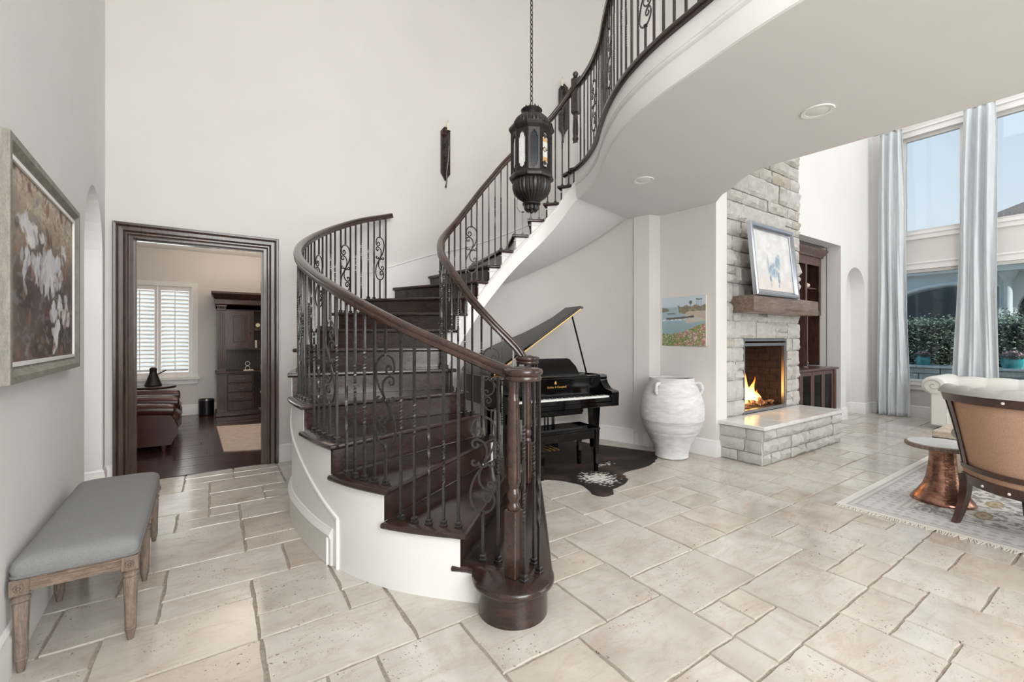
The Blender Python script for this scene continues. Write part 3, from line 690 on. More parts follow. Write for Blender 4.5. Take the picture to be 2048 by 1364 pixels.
sb(MB().sweep(outm([(4.12, 0.0), (4.12, 0.17)], 0.018), [(a*0.7, b*0.7) for a, b in pp], up=(1, 0.2, 0)), 'panel_moulding', 'trim_white')
# skirt board on the curved wall with its cap
mb = MB(); cols = []
for q in range(81):
    t_ = 10.35+(18.4-10.35)*q/80
    if t_ < 11: p_ = Vector((OT(11).x-(11-t_)*0.52, WY, 0)); nn = Vector((0, 1, 0))
    else:
        p_ = OT(t_); nn = onrm(OT, t_)*osn; p_ = p_+nn*0.03
    zt = t_*RS+0.27 if t_ > 10.5 else t_*RS+0.27
    cols.append([V3(p_, t_*RS-0.36), V3(p_-nn*0.02, t_*RS-0.36), V3(p_-nn*0.02, zt), V3(p_-nn*0.034, zt+0.004), V3(p_-nn*0.034, zt+0.018), V3(p_-nn*0.02, zt+0.026), V3(p_, zt+0.028)])
sb(mb.loft(cols), 'wall_skirt', 'trim_white', True)
# nosing along the balcony edge
mb = MB(); rings = []
for p_, q in zip(E, nrm):
    rings.append([p_+q*(sgn*a)+Vector((0, 0, z_)) for a, z_ in ((-0.10, LZ-0.045), (0.035, LZ-0.045), (0.052, LZ-0.034), (0.056, LZ-0.018), (0.050, LZ-0.004), (0.040, LZ), (-0.10, LZ))])
o = mb.loft(rings).build('trim_2', 'stair_wood', None, True); o['kind'] = 'structure'

# ================================================================== RAILINGS
RH = 0.93
RPROF = [(-0.020, -0.030), (-0.030, -0.024), (-0.032, -0.008), (-0.027, 0.0), (-0.034, 0.010), (-0.031, 0.024), (-0.018, 0.032), (0.0, 0.035), (0.018, 0.032), (0.031, 0.024), (0.034, 0.010), (0.027, 0.0), (0.032, -0.008), (0.030, -0.024), (0.020, -0.030)]
BW = 0.0068
def twist_bar(mb, x, y, z0, z1, zones, ax, m=None):
    """square bar with twisted zones; zones in fractions of the height"""
    H = z1-z0; zs = [(z0, 0.0)]; ang_ = 0.0; cur = z0
    for a, b in zones:
        za, zb = z0+a*H, z0+b*H; zs.append((za, ang_)); nn = 18; turns = (zb-za)/0.075
        n_t = max(1, round(turns*4))/4.0
        for q in range(1, nn+1): zs.append((za+(zb-za)*q/nn, ang_+2*PI*n_t*q/nn))
        ang_ += 2*PI*n_t
    zs.append((z1, ang_)); rings = []
    for z_, a_ in zs:
        rings.append([Vector((x, y, z_))+Matrix.Rotation(ax+a_, 3, 'Z') @ Vector((sx_*BW, sy_*BW, 0)) for sx_, sy_ in ((-1, -1), (1, -1), (1, 1), (-1, 1))])
    mb.loft(rings)
def spiral(c, r0, a0, turns, n=16, rmin=0.18):
    return [(c[0]+r0*(1-(1-rmin)*q/n)*math.cos(a0+turns*2*PI*q/n), c[1]+r0*(1-(1-rmin)*q/n)*math.sin(a0+turns*2*PI*q/n)) for q in range(n+1)]
def bez(p0, p1, p2, p3, n=10):
    return [tuple((1-t)**3*a+3*(1-t)**2*t*b+3*(1-t)*t*t*c+t**3*d for a, b, c, d in zip(p0, p1, p2, p3)) for t in [q/n for q in range(n+1)]]
def scroll_paths():
    """open S-scroll with curled ends, drawn in (x, z), z from -0.26 to 0.26"""
    out = []
    a = bez((0.0, 0.262), (0.085, 0.262), (0.085, 0.14), (0.045, 0.07))+bez((0.045, 0.07), (0.015, 0.02), (0.0, 0.01), (-0.012, -0.03))[1:]
    a = a[::-1]
    top = bez((0.0, 0.262), (-0.075, 0.262), (-0.085, 0.15), (-0.03, 0.150))+spiral((-0.028, 0.182), 0.032, -PI/2, 0.95, 14)[1:]
    out.append(a+top[1:])
    mid = spiral((-0.038, 0.108), 0.030, PI/2, 0.9, 14)[::-1]+bez((-0.038, 0.138), (0.03, 0.135), (0.04, 0.06), (-0.002, 0.0))[1:]
    out.append(mid)
    out += [[(-p_[0], -p_[1]) for p_ in q] for q in out[:2]]
    c1 = spiral((0.050, 0.012), 0.024, PI, 0.85, 12)[::-1]+bez((0.026, 0.012), (0.02, -0.02), (-0.02, -0.02), (-0.026, 0.012))[1:]+spiral((-0.050, 0.012), 0.024, 0.0, -0.85, 12)[1:]
    out.append(c1)
    return out
SCR = scroll_paths()
def baluster(parent, org, p_, z0, z1, kind, dirv, shoe=True):
    """p_ plan point; z0 tread top; z1 under the rail; dirv along the rail"""
    mb = MB(); ax = math.atan2(dirv.y, dirv.x); H = z1-z0
    if kind == 'scroll':
        zc = z0+H*0.52; twist_bar(mb, p_.x, p_.y, z0, zc-0.262, [], ax); twist_bar(mb, p_.x, p_.y, zc+0.262, z1, [], ax)
        e = Vector((math.cos(ax), math.sin(ax), 0)); n_ = Vector((-e.y, e.x, 0))
        for pa in SCR:
            mb.sweep([p_+e*a+Vector((0, 0, zc+b)) for a, b in pa], [(0.0055, 0.0035), (-0.0055, 0.0035), (-0.0055, -0.0035), (0.0055, -0.0035)], up=n_)
        for q in (-0.262, 0.262): mb.box(p_.x-0.010, p_.x+0.010, p_.y-0.010, p_.y+0.010, zc+q-0.008, zc+q+0.008)
        mb.ball(p_+Vector((0, 0, zc)), 0.010, 8)
        nm = 'scroll_baluster'
    else:
        zones = {'one': [(0.46, 0.66)], 'two': [(0.28, 0.46), (0.60, 0.78)], 'low': [(0.24, 0.52)], 'plain': []}[kind]
        twist_bar(mb, p_.x, p_.y, z0, z1, zones, ax); nm = 'baluster'
    b = mb.build(nm, 'iron', parent, True, org, 35)
    if shoe:
        r_ = Matrix.Translation((p_.x, p_.y, z0)) @ Matrix.Rotation(ax, 4, 'Z'); s_ = MB()
        s_.loft([[r_ @ Vector((sx_*h_, sy_*h_, z_)) for sx_, sy_ in ((-1, -1), (1, -1), (1, 1), (-1, 1))] for h_, z_ in ((0.0175, 0), (0.0175, 0.009), (0.0135, 0.012), (0.0135, 0.020), (0.0155, 0.022), (0.0155, 0.028), (0.010, 0.034))])
        s_.build('shoe', 'iron', b, False, org)
    return b
SEQ = ['one', 'two', 'scroll', 'plain', 'two', 'one']
def arclen_samples(fn, t0, t1, step):
    out = [t0]; t_ = t0; acc = 0.0; prev = fn(t0); dt = 0.005
    while t_ < t1:
        t_ += dt; p_ = fn(t_); acc += (p_-prev).length; prev = p_
        if acc >= step: out.append(t_); acc = 0.0
    return out
def newel(parent, org, x, y, z0, z1, rz, full=True, nm='newel_post'):
    m_ = Matrix.Translation((x, y, z0)) @ Matrix.Rotation(rz, 4, 'Z'); H = z1-z0
    b = MB().box(-0.036, 0.036, -0.036, 0.036, 0, 0.34, m_, 0.004).build(nm, 'rail_wood', parent, False, org)
    prof = [(0.030, 0.34), (0.034, 0.35), (0.034, 0.365), (0.026, 0.375), (0.026, 0.385), (0.034, 0.395), (0.037, 0.415), (0.034, 0.435), (0.026, 0.45), (0.030, 0.458), (0.030, 0.468), (0.036, 0.48), (0.0375, 0.52), (0.036, 0.62), (0.033, 0.78), (0.029, H-0.12), (0.031, H-0.11), (0.031, H-0.10), (0.027, H-0.09), (0.027, H-0.05), (0.030, H-0.04), (0.030, H)]
    MB().lathe(prof, 24, m=m_).build('turned_shaft', 'rail_wood', b, True, org, 50)
    return b
def volute(parent, org, c, z):
    prof = [(0.085, -0.030), (0.094, -0.026), (0.096, -0.012), (0.090, -0.004), (0.100, 0.006), (0.103, 0.018), (0.097, 0.030), (0.080, 0.035), (0.03, 0.036), (0.001, 0.036)]
    MB().lathe(prof, 36, (c.x, c.y, z)).build('volute', 'rail_wood', parent, True, org, 60)
    pts = [c+Vector((r_*math.cos(a_), r_*math.sin(a_), z+0.036)) for r_, a_ in [(0.085-0.06*q/28, 0.6+4.2*PI*q/28/1.6) for q in range(29)]]
    MB().tube(pts, 0.0035, 6).build('volute_scroll_line', 'stair_wood', parent, True, org)

# outer railing
def orail(t): return OT(t)-onrm(OT, t)*osn*0.045
def irail(t): return IT(t)-onrm(IT, t)*isn*0.045
VOL1 = C2(0.055, 2.24); VOL2 = C2(0.13, 3.70)
LO = (VOL1.x, VOL1.y, RS)
orl = thing('stair_railing', 'dark wood handrail on twisted iron balusters along the outer side of the curved stairs', 'railing', LO, 0, 'stair railings')
TE = 10.88
zo = lambda t: max(t*RS+RH, 1.215) if t > 2.0 else 1.215+max(0, (t-1.2))**2*0.15
pts = [V3(VOL1+(orail(1.6)-VOL1)*q, 1.215) for q in (0.25, 0.6)]+[V3(orail(1.6+(TE-1.6)*q/90), zo(1.6+(TE-1.6)*q/90)) for q in range(91)]
def relax(pts, it=3):
    for _ in range(it):
        pts = [pts[0]]+[(pts[i-1]+pts[i]*2+pts[i+1])/4 for i in range(1, len(pts)-1)]+[pts[-1]]
    return pts
pts = relax(pts, 4)
MB().sweep(pts, RPROF).build('handrail', 'rail_wood', orl, True, LO, 50)
volute(orl, LO, VOL1, 1.215)
newel(orl, LO, C2(0.008, 2.25).x, C2(0.008, 2.25).y, RS, 1.19, 0.35)
for (la, de, kd) in ((-.159, 2.41, 'scroll'), (-.075, 2.39, 'one'), (.060, 2.20, 'two'), (.118, 2.37, 'one'), (.140, 2.277, 'low')):
    p_ = C2(la, de); dv = (orail(2)-orail(1.8)) if kd == 'scroll' else Vector((1, 0.3, 0))
    baluster(orl, LO, p_, RS, 1.19, kd, -dv)
si = 0
okinds = {}
for k in range(2, 11):
    for q in range(5):
        t_ = k+0.13+q*0.19
        if t_ > TE-0.05: continue
        si += 1; kd = ['one', 'two', 'one', 'plain', 'scroll', 'two', 'low'][(si+5-1) % 7 if k > 2 else (0, 1, 2, 3, 5)[q]] if False else None
        seqO = {2: ['plain', 'low', 'low', 'one', 'one'], 3: ['low', 'one', 'two', 'plain', 'scroll'], 4: ['one', 'scroll', 'plain', 'low', 'one'], 5: ['two', 'plain', 'one', 'scroll', 'two'], 6: ['one', 'two', 'plain', 'one', 'scroll'], 7: ['plain', 'two', 'one', 'low', 'two'], 8: ['scroll', 'one', 'plain', 'two', 'one'], 9: ['two', 'scroll', 'plain', 'one', 'two'], 10: ['one', 'two', 'scroll', 'plain', 'one']}
        sq = seqO[k]; kd = sq[q] if k != 3 else sq[::-1][q]
        if k == 3 and q == 0: kd = 'scroll'
        p_ = orail(t_); baluster(orl, LO, p_, k*RS, zo(t_)-0.025, kd, orail(t_+0.1)-p_)

# inner railing
LI = (VOL2.x, VOL2.y, RS)
irl = thing('stair_railing', 'dark wood handrail on twisted iron balusters along the inner side above the piano', 'railing', LI, 0, 'stair railings')
zi = lambda t: max(t*RS+RH, 1.215) if t > 2.0 else 1.215+max(0, (t-1.2))**2*0.15
TI = 18.55
pts = [V3(VOL2+(irail(1.9)-VOL2)*q, 1.215) for q in (0.3, 0.65)]+[V3(irail(1.9+(TI-1.9)*q/120), zi(1.9+(TI-1.9)*q/120)) for q in range(121)]
MB().sweep(relax(pts, 4), RPROF).build('handrail', 'rail_wood', irl, True, LI, 50)
volute(irl, LI, VOL2, 1.215)
newel(irl, LI, C2(0.13, 3.71).x, C2(0.13, 3.71).y, RS, 1.19, 0.35)
for (la, de, kd) in ((.21, 3.70, 'one'), (.19, 3.80, 'two'), (.05, 3.72, 'plain')): baluster(irl, LI, C2(la, de), RS, 1.19, kd, Vector((1, 0.3, 0)))
ii = 0
for k in range(2, 18):
    for q in ((0.15, 0.5, 0.85) if k in (7,) else (0.25, 0.75)):
        t_ = k+q; ii += 1; kd = ['one', 'plain', 'two', 'scroll', 'two', 'plain', 'one', 'two'][ii % 8]
        p_ = irail(t_); baluster(irl, LI, p_, k*RS, zi(t_)-0.025, kd, irail(t_+0.1)-p_)

# balcony railing with its square newel
def eoff(s_): return None
Es = E; cum = [0.0]
for a, b in zip(Es[:-1], Es[1:]): cum.append(cum[-1]+(b-a).length)
def EA(s_):
    for i in range(len(cum)-1):
        if cum[i+1] >= s_: f_ = (s_-cum[i])/(cum[i+1]-cum[i]); return Es[i].lerp(Es[i+1], f_)-(nrm[i]*sgn*0.02)
    return Es[-1]
LB = (Es[0].x, Es[0].y, LZ)
brl = thing('balcony_railing', 'dark wood handrail on twisted iron balusters along the edge of the upstairs balcony', 'railing', LB)
SB0 = 0.16
nw = EA(SB0); m_ = Matrix.Translation((nw.x, nw.y, LZ)) @ Matrix.Rotation(0.5, 4, 'Z')
b = MB().box(-0.042, 0.042, -0.042, 0.042, 0, 0.30, m_, 0.004).build('newel_post', 'trim_white', brl, False, LB)
b['label'] = 'white painted square newel base'
MB().lathe([(0.030, 0.30), (0.036, 0.31), (0.026, 0.33), (0.034, 0.35), (0.036, 0.37), (0.028, 0.39), (0.031, 0.41), (0.034, 0.46), (0.028, 0.60), (0.030, 0.62), (0.024, 0.64), (0.034, 0.655)], 20, m=m_).build('turned_shaft', 'rail_wood', b, True, LB, 50)
MB().box(-0.042, 0.042, -0.042, 0.042, 0.655, 1.06, m_, 0.006).build('newel_block', 'rail_wood', b, False, LB)
MB().lathe([(0.02, 1.06), (0.036, 1.07), (0.018, 1.08), (0.026, 1.095), (0.034, 1.115), (0.028, 1.135), (0.010, 1.15), (0.001, 1.152)], 16, m=m_).build('newel_ball', 'rail_wood', b, True, LB, 60)
send = 5.2
MB().sweep([V3(EA(SB0+0.03+(send-SB0)*q/80), LZ+0.97) for q in range(81)], RPROF).build('handrail', 'rail_wood', brl, True, LB, 50)
s_ = SB0+0.11; ii = 0
while s_ < send:
    ii += 1; kd = ['plain', 'one', 'two', 'plain', 'two', 'scroll', 'one', 'two'][ii % 8]
    p_ = EA(s_); baluster(brl, LB, p_, LZ, LZ+0.945, kd, EA(s_+0.05)-p_, shoe=False); s_ += 0.098
# ================================================================== FIREPLACE
FX0, FX1, FFY = 5.14, 7.10, 2.97
OXA, OXB, OZ = 5.57, 6.71, 1.40           # firebox opening
HX0, HX1, HY = 4.985, 7.05, 2.44; HZ = 0.435
fp_ = thing('fireplace', 'tall chimney breast of rough pale limestone blocks with a raised stone hearth', 'fireplace', (5.9, 2.7, 0)); FO = (5.9, 2.7, 0)
Rs = random.Random(11)
def fb(mb, name, mat, smooth=False, parent=None): return mb.build(name, mat, parent or fp_, smooth, FO)
core = MB().box(FX0+0.05, OXA, FFY+0.012, 3.9, HZ-0.02, OZ).box(OXB, FX1-0.012, FFY+0.012, 3.9, HZ-0.02, OZ).box(FX0+0.012, FX1-0.012, FFY+0.012, 3.9, OZ, 6.45).box(FX0+0.012, FX0+0.06, FFY+0.012, 3.9, 0, OZ)
core.box(HX0+0.012, HX1-0.012, HY+0.012, 3.0, 0, HZ-0.045); fb(core, 'mortar_bed', 'mortar')
SC = [0]
def stone(o, ua, a0, a1, z0, z1, rough=0.028, nm='stone', par=None):
    """rough faced block; o origin, ua along the wall, faces the side nrm"""
    nn = Vector((ua.y, -ua.x, 0)); g_ = 0.006
    a0 += g_; a1 -= g_; z0 += g_; z1 -= g_; nu = max(4, min(10, int((a1-a0)/0.045))); nv = max(3, min(6, int((z1-z0)/0.035)))
    sd = Rs.random()*50; base = Rs.uniform(0.0, 0.02); vs = []; fs = []
    for j in range(nv+1):
        for i in range(nu+1):
            u, v = i/nu, j/nv; ed = min(u, 1-u, v, 1-v); a = a0+(a1-a0)*u; z = z0+(z1-z0)*v
            if 0 < i < nu: a += Rs.uniform(-0.25, 0.25)*(a1-a0)/nu
            else: a += Rs.uniform(-0.004, 0.004)
            if 0 < j < nv: z += Rs.uniform(-0.25, 0.25)*(z1-z0)/nv
            else: z += Rs.uniform(-0.004, 0.004)
            dd = base+(0.012 if ed > 0 else 0)+ (rough*(abs(mnoise.noise(Vector((a*14+sd, z*6, sd)))*2.0)+0.45*Rs.random()) if ed > 0 else rough*0.25*Rs.random())
            p_ = o+ua*a+nn*dd; vs.append((p_.x, p_.y, z))
    nf = len(vs)
    for j in range(nv):
        for i in range(nu): a = j*(nu+1)+i; fs.append((a, a+1, a+nu+2, a+nu+1))
    rim = [i for i in range(nu+1)]+[(j+1)*(nu+1)-1 for j in range(1, nv+1)]+[nv*(nu+1)+i for i in range(nu-1, -1, -1)]+[j*(nu+1) for j in range(nv-1, 0, -1)]
    for r_ in rim: p_ = Vector(vs[r_])-nn*0.07; vs.append(tuple(p_))
    n = len(rim)
    for q in range(n): fs.append((rim[q], nf+q, nf+(q+1) % n, rim[(q+1) % n]))
    c = o+ua*((a0+a1)/2); c.z = (z0+z1)/2; mb = MB().add(vs, fs)
    SC[0] += 1
    b = mb.build(nm, 'limestone', par or fp_, False, c); b.location = c-Vector(FO); b.data.shade_smooth(); b.data.set_sharp_from_angle(angle=math.radians(28)); return b
def ashlar(o, ua, a0, a1, z0, z1, wmin=0.17, wmax=0.52, hmin=0.13, hmax=0.27, **kw):
    z = z0
    while z < z1-0.02:
        h = Rs.uniform(hmin, hmax)
        if z1-(z+h) < hmin*0.8: h = z1-z
        a = a0
        while a < a1-0.01:
            w_ = Rs.uniform(wmin, wmax)
            if a1-(a+w_) < wmin*0.7: w_ = a1-a
            if h > 0.2 and Rs.random() < 0.22 and w_ < 0.35: hh = h*Rs.uniform(0.4, 0.6); stone(o, ua, a, a+w_, z, z+hh, **kw); stone(o, ua, a, a+w_, z+hh, z+h, **kw)
            else: stone(o, ua, a, a+w_, z, z+h, **kw)
            a += w_
        z += h
of = Vector((0, FFY, 0)); ux = Vector((1, 0, 0)); uy = Vector((0, -1, 0))
ashlar(of, ux, FX0, OXA, HZ, OZ, 0.15, 0.26); ashlar(of, ux, OXB, FX1, HZ, OZ, 0.13, 0.22)
ashlar(of, ux, FX0, FX1, OZ, 4.35, 0.16, 0.55)
sx0 = Vector((FX0, 0, 0)); ashlar(sx0, uy, -3.14, -FFY+0.0, HZ, 3.02, 0.16, 0.2, rough=0.012)
sx1 = Vector((FX1, 0, 0))
# hearth blocks and slabs
ashlar(Vector((0, HY, 0)), ux, HX0+0.01, HX1-0.01, 0.0, HZ-0.045, 0.16, 0.34, 0.11, 0.2)
ashlar(Vector((HX0, 0, 0)), uy, -2.93, -HY, 0.0, HZ-0.045, 0.2, 0.34, 0.11, 0.16, rough=0.008)
ashlar(Vector((HX1, 0, 0)), Vector((0, 1, 0)), HY, 3.06, 0.0, HZ-0.045, 0.2, 0.34, 0.11, 0.18)
xs = [HX0-0.035, HX0+0.52, HX0+1.08, HX0+1.66, HX1+0.035]
for a, b in zip(xs[:-1], xs[1:]): fb(MB().box(a+0.002, b-0.002, HY-0.04, FFY-0.02, HZ-0.043, HZ, bev=0.005), 'hearth_slab', 'hearth_slab', True)
fb(MB().box(FX0-0.13, FX0-0.0, FFY-0.02, 3.0, HZ-0.043, HZ, bev=0.004), 'hearth_slab', 'hearth_slab', True)
# firebox
fbx = MB(); d0, d1 = FFY+0.02, FFY+0.52
fbx.box(OXA, OXB, d1, d1+0.03, HZ, OZ).box(OXA, OXA+0.03, d0, d1, HZ, OZ).box(OXB-0.03, OXB, d0, d1, HZ, OZ).box(OXA, OXB, d0, d1, OZ-0.03, OZ).box(OXA, OXB, d0, d1, HZ, HZ+0.03)
fb(fbx, 'firebox', 'firebox')
for k in range(9):
    z = HZ+0.05+k*0.1
    for q in range(6):
        a = OXA+0.035+(0.09 if k % 2 else 0)+q*0.18
        if a < OXB-0.05: fb(MB().box(a, min(a+0.172, OXB-0.03), d1-0.012, d1, z, z+0.092), 'firebrick', 'firebox')
    for q in range(3):
        y0 = d0+0.02+q*0.16+(0.06 if k % 2 else 0)
        if y0+0.05 < d1: fb(MB().box(OXB-0.042, OXB-0.03, y0, min(y0+0.152, d1-0.013), z, z+0.092), 'firebrick', 'firebox')
fr = MB()
fo, fi, ft = FFY-0.012, FFY+0.035, 0.035
for a, b, c, d in ((OXA-0.0, OXB, OZ-0.035, OZ-0.005), (OXA, OXA+0.03, HZ, OZ-0.035), (OXB-0.03, OXB, HZ, OZ-0.035), (OXA+0.03, OXB-0.03, HZ+0.004, HZ+0.045)): fr.box(a, b, fo, fi, c, d)
fb(fr, 'fire_screen_frame', 'steel')
fr = MB()
for a, b, c, d in ((OXA+0.03, OXB-0.03, OZ-0.10, OZ-0.06), (OXA+0.03, OXA+0.05, HZ+0.05, OZ-0.10), (OXB-0.05, OXB-0.03, HZ+0.05, OZ-0.10)): fr.box(a, b, fo+0.012, fi, c, d)
fb(fr, 'inner_frame', 'steel')
# embers, logs, flames
mb = MB()
for q in range(90):
    a = Rs.uniform(OXA+0.08, OXB-0.08); y = Rs.uniform(d0+0.08, d1-0.06); r_ = Rs.uniform(0.016, 0.034)
    mb.ball((a, y, HZ+0.03+r_*0.7+Rs.uniform(0, 0.05)), r_, 6, (1.3, 1, 0.8))
e_ = fb(mb, 'embers', 'ember', True); e_['kind'] = 'stuff'
for q in range(5):
    a = OXA+0.2+q*0.17; y = d0+0.2+0.05*(q % 2); fb(MB().tube([(a-0.14, y-0.08, HZ+0.07+0.02*(q % 3)), (a, y+0.01, HZ+0.10), (a+0.15, y+0.1, HZ+0.08)], 0.032, 8), 'log', 'ember', True)
fl = thing('fire', 'orange and yellow flames burning over embers in the stone fireplace', 'fire', (6.0, FFY+0.25, HZ+0.05))
for (a, h, w_, yy) in ((5.74, 0.42, 0.085, 0.24), (5.85, 0.74, 0.13, 0.26), (5.96, 0.56, 0.12, 0.22), (6.04, 0.60, 0.10, 0.28), (5.90, 0.34, 0.12, 0.20), (6.15, 0.30, 0.07, 0.27), (6.26, 0.38, 0.07, 0.24), (6.37, 0.24, 0.055, 0.26), (6.07, 0.22, 0.09, 0.2), (6.49, 0.18, 0.05, 0.26), (5.68, 0.22, 0.06, 0.25)):
    rings = []; ph = Rs.random()*6
    for k in range(15):
        f_ = k/14; r_ = w_*(math.sin(PI*min(1, f_*1.25+0.12))**0.7 if f_ < 0.5 else (1-f_)**0.8*1.35)*(1+0.25*math.sin(f_*9+ph)); r_ = max(r_, 0.002)
        cx = a+0.035*math.sin(f_*5+ph)*f_*1.6; cy = FFY+yy+0.02*math.cos(f_*6+ph)*f_
        rings.append([(cx+r_*math.cos(2*PI*i/12), cy+r_*0.55*math.sin(2*PI*i/12), HZ+0.05+h*f_) for i in range(12)])
    MB().loft(rings).build('flame', 'flame', fl, True, (6.0, FFY+0.25, HZ+0.05))
# mantel beam
mt = MB(); rings = []
for q in range(25):
    x = 5.28+(7.03-5.28)*q/24; j = lambda s_: 0.006*mnoise.noise(Vector((x*3, s_*7.1, 2.2)))
    y0, y1, z0, z1 = 2.685, 2.985, 1.715, 1.918
    rings.append([(x, y1, z0+j(1)), (x, y0+0.012, z0+j(2)), (x, y0+j(3), z0+0.012), (x, y0+j(4), (z0+z1)/2), (x, y0+j(5), z1-0.01), (x, y0+0.01, z1+j(6)), (x, y1, z1+j(7))])
mo = mt.loft(rings).build('mantel_beam', 'mantel_wood', None, True, (6.15, 2.83, 1.715)); mo.location = (6.15, 2.83, 1.715)
tag(mo, 'thick rustic wooden mantel beam fixed to the stone chimney above the fire', 'mantel')

# painted pictures -----------------------------------------------------
def picture_grid(w_, h_, nx_, ny_, fn):
    """vertex-coloured panel in its own x (0..w), z (0..h), facing -y"""
    mb = MB().grid(lambda u, v: (u*w_, 0, v*h_), nx_, ny_)
    u, v = np.meshgrid(np.linspace(0, 1, nx_+1), np.linspace(0, 1, ny_+1)); col = fn(u, v)
    a = np.ones((col.shape[0]*col.shape[1], 4)); a[:, :3] = (np.clip(col, 0, 1)**2.2).reshape(-1, 3); return mb, a
def vnoise(u, v, s_, seed):
    rs = np.random.RandomState(seed); n = 64; gr = rs.rand(n, n); x = (u*s_) % n; y = (v*s_) % n; i = np.floor(x).astype(int); j = np.floor(y).astype(int); fx = x-i; fy = y-j
    fx = fx*fx*(3-2*fx); fy = fy*fy*(3-2*fy); i1 = (i+1) % n; j1 = (j+1) % n; i %= n; j %= n
    return gr[j, i]*(1-fx)*(1-fy)+gr[j, i1]*fx*(1-fy)+gr[j1, i]*(1-fx)*fy+gr[j1, i1]*fx*fy
def fbm(u, v, s_, seed, o=4):
    return sum(vnoise(u, v, s_*2**k, seed+k)*0.5**k for k in range(o))/sum(0.5**k for k in range(o))
def lay(col, mask, c): m_ = np.clip(mask, 0, 1)[..., None]; return col*(1-m_)+np.array(c)/255.0*m_
def sst(a, b, x): t_ = np.clip((x-a)/(b-a), 0, 1); return t_*t_*(3-2*t_)
def frame_ring(w_, h_, prof):
    """mitred frame outside a w x h opening; prof: (outwards, towards viewer) pairs; viewer at -y"""
    mb = MB(); cor = [(0, 0, -1, -1), (w_, 0, 1, -1), (w_, h_, 1, 1), (0, h_, -1, 1)]
    rings = [[(x+sx_*a, -b, z+sz*a) for a, b in prof] for x, z, sx_, sz in cor]
    n = len(prof); vs = [q for r in rings for q in r]; fs = [(k*n+i, k*n+(i+1) % n, ((k+1) % 4)*n+(i+1) % n, ((k+1) % 4)*n+i) for k in range(4) for i in range(n)]
    return mb.add(vs, fs)
def horse(u, v):
    n1 = fbm(u, v, 7, 3); n2 = fbm(u*2.5, v, 22, 9); col = np.zeros(u.shape+(3,))+np.array((206, 204, 202))/255.0
    col = lay(col, sst(0.4, 0.7, n1)*0.6, (226, 226, 224)); col = lay(col, sst(0.35, 0.0, v)*0.5, (214, 196, 180)); col = lay(col, sst(0.5, 0.75, n2)*0.3, (190, 200, 210))
    w1 = u+(n1-0.5)*0.06
    for cx, cz, rx, rz, k in ((0.50, 0.36, 0.17, 0.13, 0.8), (0.62, 0.50, 0.07, 0.12, 0.8), (0.40, 0.24, 0.035, 0.17, 0.9), (0.62, 0.22, 0.03, 0.17, 0.85), (0.36, 0.48, 0.03, 0.12, 0.5), (0.66, 0.60, 0.04, 0.05, 0.7)):
        col = lay(col, sst(1.25, 0.5, np.hypot((w1-cx)/rx, (v-cz)/rz))*k*sst(0.2, 0.62, n2), (112, 140, 160))
    return col
pb_t = thing('leaning_picture', 'silver framed painting of a faint horse leaning on the fireplace mantel', 'picture', (5.33, 2.715, 1.921))
pb_t.rotation_euler = (math.radians(-5.5), 0, 0)
PWd, PHt = 1.10, 0.90; fw = 0.075
mb, cl = picture_grid(PWd-2*fw, PHt-2*fw, 110, 90, horse); o = mb.build('canvas', 'painted_canvas', pb_t, False, colors=cl); o.location = (fw, -0.008, fw)
o = frame_ring(PWd-2*fw, PHt-2*fw, [(0, 0), (0, 0.02), (0.012, 0.024), (0.03, 0.05), (0.055, 0.055), (0.075, 0.045), (0.075, 0)]).build('frame', 'chrome', pb_t, True, angle=30); o.location = (fw, 0, fw)
o = MB().box(0.01, PWd-0.01, 0.0, 0.006, 0.01, PHt-0.01).build('backing', 'paper', pb_t, False)

